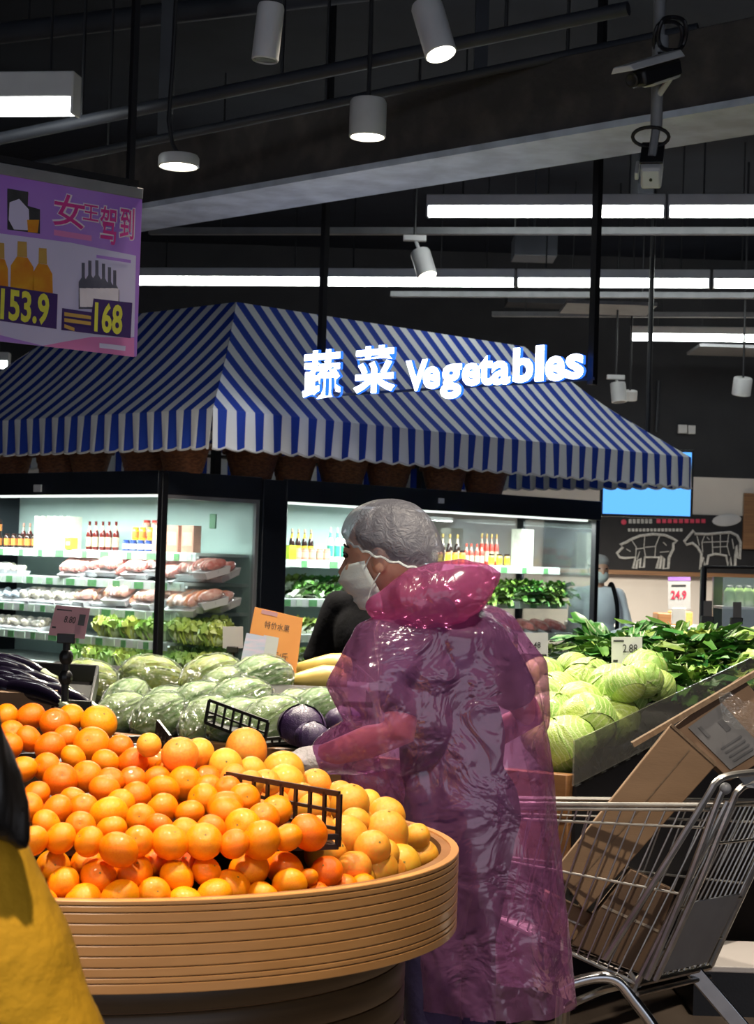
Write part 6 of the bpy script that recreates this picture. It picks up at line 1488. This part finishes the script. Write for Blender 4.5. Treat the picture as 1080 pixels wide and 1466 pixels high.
# poncho
RG = [(868, 572, 640, .07, 0), (884, 548, 700, .135, .02), (905, 540, 728, .165, .02), (950, 546, 752, .165, .03), (1000, 548, 772, .175, .03), (1060, 548, 783, .18, .03), (1130, 545, 786, .19, .03), (1200, 558, 790, .19, .03), (1300, 576, 800, .19, .03), (1400, 590, 810, .19, .03), (1458, 598, 817, .19, .03)]
rings = []
for gi in range(len(RG) - 1):
    for s in range(4):
        f_ = s / 4; y, xl, xr, hd_, dy = [RG[gi][q] * (1 - f_) + RG[gi + 1][q] * f_ for q in range(5)]
        rings.append((y, xl, xr, hd_, dy))
rings.append(RG[-1])
pr = []
for (y, xl, xr, hd_, dy) in rings:
    a = W(xl, y, dy); b = W(xr, y, dy); c = (a + b) / 2; hw = (b - a).length / 2; am = .012 + .05 * max(0, (y - 940) / 520)
    pr.append([c + V((hw * math.cos(t) * (1 + am * .5 * math.sin(6 * t + y * .006)), hd_ * math.sin(t) * (1 + am * math.sin(7 * t + 1 + y * .004) + am * .7 * math.sin(11 * t - y * .01)), 0)) for t in [2 * PI * k / 64 for k in range(64)]])
pm = MB().loft(pr[::-1])
pm.capsule([W(610, 915, -.06), W(560, 945, -.10), W(538, 980, -.11), W(560, 1015, -.10), W(590, 1050, -.06)], [.09, .10, .103, .095, .09], 20)
pm.capsule([W(600, 960, -.05), W(600, 1040, -.05)], [.12, .12], 20)
pm.capsule([W(584, 1040, -.09), W(560, 1052, -.10), W(510, 1068, -.05), W(472, 1080, -.025)], [.075, .077, .056, .036], 20)
pm.capsule([W(698, 915, .10), W(742, 968, .10), W(752, 1030, .10)], [.07, .066, .06], 16)
pm.capsule([W(520, 1110, .02), W(575, 1125, .0)], [.045, .06], 16)
zh = W(700, 1456).z
def ridge(p, s, o): 
    q_ = V((p.x * s + p.z * s * .12, p.y * s, p.z * s * .34)); return 1 - 2 * abs(NZ.noise(q_ + V((o, o * 2, 0))))
def crink(p, n):
    return p + n * (.011 * ridge(p, 5, 1.3) + .006 * ridge(p, 11, 7.7) + .0022 * ridge(p, 24, 4.1))
pq = remesh(pm, .0066, 6, .5, crink)
keep = []
for fc in pq.f:
    c = sum((pq.v[i] for i in fc), V()) / len(fc)
    if c.z < zh + .03: continue
    keep.append(fc)
pq.f = keep
obj('poncho', pq, M_pon, wo, ang=None)
hm = MB()
hm.capsule([W(545, 868, -.10), W(585, 856, -.13), W(630, 848, -.13), W(668, 842, -.10), W(700, 826, -.05), W(712, 822, -.02)], [.022, .045, .062, .055, .024, .010], 18)
hm.capsule([W(560, 872, -.10), W(610, 870, -.13), W(655, 872, -.10)], [.02, .035, .022], 14)
hm.capsule([W(600, 860, .0), W(650, 850, .04), W(690, 830, .02)], [.045, .05, .02], 14)
hm.capsule([W(555, 868, -.02), W(590, 866, .05), W(640, 862, .07)], [.02, .035, .03], 14)
obj('hood', remesh(hm, .006, 4, .5, lambda p, n: p + n * (.013 * ridge(p, 7, 2.2) + .006 * ridge(p, 16, 5))), M_hood, wo, ang=None)

def person(name, X, Y, H, face, label, coat, trous, hairm, arms, cap=None, mask=True, voxel=.012, strap=None):
    """standing figure; face = heading angle (0 looks towards the camera); arms = ((elbow),(wrist)) for each side in body axes (side, front, up) as fractions of H"""
    root = thing(name, V((X, Y, 0)), label, 'person')
    fx = V((math.sin(face), -math.cos(face), 0)); sx = V((math.cos(face), math.sin(face), 0))
    def B(s, f_, u): return V((X, Y, 0)) + sx * s * H + fx * f_ * H + UZ * u * H
    b = MB(); b.ell(B(0, .012, .932), (.046 * H, .058 * H, .068 * H), sx, fx, UZ); b.ell(B(0, .03, .895), (.036 * H, .038 * H, .036 * H), sx, fx, UZ)
    b.capsule([B(0, .068, .93), B(0, .075, .915)], [.007 * H, .009 * H])
    for s in (-1, 1): b.ell(B(s * .048, .005, .925), (.007 * H, .014 * H, .02 * H), sx, fx, UZ, 10, 8)
    b.capsule([B(0, -.005, .88), B(0, -.01, .81)], [.034 * H, .038 * H]); b.ell(B(0, 0, .72), (.10 * H, .062 * H, .11 * H), sx, fx, UZ); b.ell(B(0, 0, .56), (.09 * H, .06 * H, .12 * H), sx, fx, UZ)
    c = MB(); c.ell(B(0, 0, .72), (.115 * H, .075 * H, .115 * H), sx, fx, UZ, 24, 16); c.ell(B(0, 0, .58), (.105 * H, .075 * H, .14 * H), sx, fx, UZ, 24, 16); c.capsule([B(-.09, 0, .80), B(0, -.008, .815), B(.09, 0, .80)], [.04 * H, .045 * H, .04 * H]); c.ell(B(0, 0, .47), (.105 * H, .075 * H, .07 * H), sx, fx, UZ, 24, 12)
    tr = MB()
    for s in (-1, 1):
        sh = B(s * .108, 0, .80); el = B(*arms[0 if s < 0 else 1][0]); wr = B(*arms[0 if s < 0 else 1][1])
        b.capsule([sh, el, wr], [.03 * H, .026 * H, .017 * H]); hdv = (wr - el).normalized(); ca = wr + hdv * .035 * H
        b.ell(ca, (.024 * H, .024 * H, .014 * H), hdv, hdv.cross(UZ).normalized(), hdv.cross(UZ).normalized().cross(hdv), 12, 8)
        for q_ in range(4): o_ = hdv.cross(UZ).normalized() * (q_ - 1.5) * .012 * H; b.capsule([ca + hdv * .015 * H + o_, ca + hdv * .036 * H + o_ - UZ * .008 * H, ca + hdv * .044 * H + o_ - UZ * .026 * H], [.0062 * H, .0058 * H, .005 * H], 8)
        th_ = hdv.cross(UZ).normalized() * -s * .026 * H; b.capsule([ca + th_ * .6, ca + th_ * 1.3 + hdv * .02 * H], [.008 * H, .006 * H], 8)
        c.capsule([sh, el, wr], [.044 * H, .038 * H, .028 * H])
        hp = B(s * .05, 0, .49); kn_ = B(s * .055, .01, .27); an = B(s * .055, -.01, .05)
        b.capsule([hp, kn_, an], [.05 * H, .034 * H, .024 * H]); tr.capsule([hp, kn_, an], [.058 * H, .046 * H, .04 * H])
    obj('body', remesh(b, voxel * .8, 3), SK, root); obj('jacket', remesh(c, voxel, 4, .5, lambda p, n: p + n * .004 * NZ.noise(p * 12)), coat, root); obj('trousers', remesh(tr, voxel, 3), trous, root)
    for s in (-1, 1): obj('shoe', MB().ell(B(s * .055, .03, .022), (.03 * H, .08 * H, .022 * H), sx, fx, UZ, 16, 10), M_shoe, root)
    hh = MB().ell(B(0, -.008, .945), (.053 * H, .062 * H, .066 * H), sx, fx, UZ, 20, 14); hh.v = [p + fx * (-.03 * H if (p - B(0, 0, .93)).dot(fx) > .035 * H and (p - B(0, 0, .93)).z < .03 * H else 0) for p in hh.v]
    obj('hair', hh, hairm, root)
    for s in (-1, 1): obj('eye', MB().ell(B(s * .02, .066, .937), (.008 * H, .004 * H, .004 * H), sx, fx, UZ, 8, 6), M_dark, root)
    if cap: obj('cap', MB().ell(B(0, 0, .972), (.056 * H, .066 * H, .04 * H), sx, fx, UZ, 20, 12), cap, root)
    if mask: obj('face_mask', MB().ell(B(0, .042, .898), (.04 * H, .036 * H, .036 * H), sx, fx, UZ, 18, 12), M_mask, root)
    if strap:
        s = strap; obj('shoulder_strap', MB().tube(arc([B(s * .06, -.06, .74), B(s * .07, 0, .858), B(s * .075, .05, .81), B(s * .078, .085, .72), B(s * .075, .085, .58)]), .011 * H, 8), M_blk, root)
    return root
p = at(533, 900, 7.75)
person('person', p.x, 7.75, 1.52, 2.6, 'shopper in black standing behind the worker in the poncho', M_blk, M_blk, M_hair, (((.15, .05, .64), (.10, .17, .58)), ((.17, -.01, .66), (.15, .12, .56))), mask=True)
p = at(856, 850, 14.6)
M_shirt = mat('pale_blue_shirt', (.82, .87, .92), .8, col2=(.76, .81, .88), ns=8, bump=.2, bs=30)
M_gcap = mat('grey_cap', (.40, .39, .38), .8, col2=(.34, .33, .32), ns=10)
wp = person('person', p.x, 14.6, 1.50, .25, 'masked person in pale blue shirt and grey cap beyond the right fridge', M_shirt, M_navy, M_hair, (((-.15, .05, .62), (-.03, .17, .60)), ((.15, .05, .62), (.03, .17, .60))), cap=M_gcap, strap=1)
# foreground shopper in mustard yellow
M_mus = mat('mustard_wool', (.80, .40, .012), .85, col2=(.72, .35, .010), ns=6, bump=.35, bs=50)
yo = thing('person', V((-.70, 2.05, 0)), 'close shopper in a mustard yellow coat with long black hair at the lower left', 'person')
b = MB(); b.ell((-.68, 2.02, 1.50), (.078, .098, .115)); b.capsule([(-.68, 2.04, 1.42), (-.68, 2.06, 1.34)], [.055, .06]); b.ell((-.69, 2.05, 1.12), (.17, .11, .22)); b.ell((-.70, 2.05, .85), (.16, .11, .2))
b.capsule([(-.56, 2.03, 1.30), (-.37, 2.0, .88), (-.44, 2.22, .80)], [.05, .045, .03]); b.capsule([(-.84, 2.03, 1.30), (-.93, 2.02, .98), (-.84, 2.24, .86)], [.05, .045, .03])
for x in (-.78, -.62): b.capsule([(x, 2.05, .78), (x, 2.06, .42), (x, 2.05, .06)], [.08, .055, .04])
b.ell((-.45, 2.29, .79), (.045, .05, .025)); b.ell((-.83, 2.31, .86), (.045, .05, .025))
for x0, y0, z0_ in ((-.45, 2.32, .79), (-.83, 2.34, .86)):
    for q_ in range(4): b.capsule([(x0 + (q_ - 1.5) * .018, y0, z0_), (x0 + (q_ - 1.5) * .019, y0 + .045, z0_ - .012), (x0 + (q_ - 1.5) * .019, y0 + .062, z0_ - .04)], [.009, .0085, .007], 8)
    b.capsule([(x0 + .035, y0 - .03, z0_), (x0 + .06, y0 + .0, z0_ - .015)], [.011, .009], 8)
obj('body', remesh(b, .009, 4), SK, yo)
c = MB(); c.ell((-.69, 2.05, 1.12), (.20, .14, .25), nu=28, nv=18); c.ell((-.70, 2.05, .82), (.20, .15, .30), nu=28, nv=18); c.ell((-.70, 2.05, .60), (.215, .165, .22), nu=28, nv=18); c.capsule([(-.57, 2.03, 1.30), (-.69, 2.04, 1.36), (-.81, 2.03, 1.30)], [.075, .08, .075])
c.capsule([V((-.58, 2.0, 1.32))] + [at(x, y, 1.97) + V((-.084, 0, -.04)) for x, y in ((-20, 1120), (45, 1218), (100, 1322), (150, 1466))] + [V((-.33, 2.14, .80))], [.078, .09, .092, .092, .092, .07], 20); c.capsule([(-.83, 2.03, 1.30), (-.93, 2.02, .98), (-.86, 2.18, .88)], [.075, .075, .055])
obj('coat', remesh(c, .012, 6, .5, lambda p, n: p + n * (.006 * NZ.noise(p * 9) + .003 * NZ.noise(p * 22))), M_mus, yo)
h = MB(); h.ell((-.68, 2.01, 1.53), (.098, .11, .115), nu=24, nv=16); h.capsule([V((-.66, 1.95, 1.5)), at(-130, 920, 1.88)] + [at(x, y, 1.88) for x, y in ((-72, 1050), (-36, 1110), (4, 1165), (28, 1203))], [.08, .075, .055, .044, .028, .014], 18); h.capsule([(-.7, 1.93, 1.5), (-.68, 1.92, 1.3), (-.66, 1.90, 1.1)], [.09, .10, .04], 18)
hm_ = remesh(h, .010, 4, .5, lambda p, n: p + n * .003 * math.sin(p.x * 160 + p.y * 120))
hm_.v = [p if not (p.y > 2.08 and p.z < 1.52) else V((p.x, 2.08, p.z)) for p in hm_.v]
obj('hair', hm_, M_hair, yo, ang=None)
for x in (-.78, -.62): obj('trouser_leg', MB().capsule([(x, 2.05, .70), (x, 2.06, .42), (x, 2.05, .10)], [.10, .08, .068]), M_blk, yo); obj('shoe', MB().ell((x, 2.10, .035), (.045, .13, .035), nu=18, nv=10), M_shoe, yo)
for s in (-1, 1): obj('eye', MB().ell((-.68 + s * .032, 2.115, 1.515), (.013, .006, .007), nu=10, nv=8), M_dark, yo)
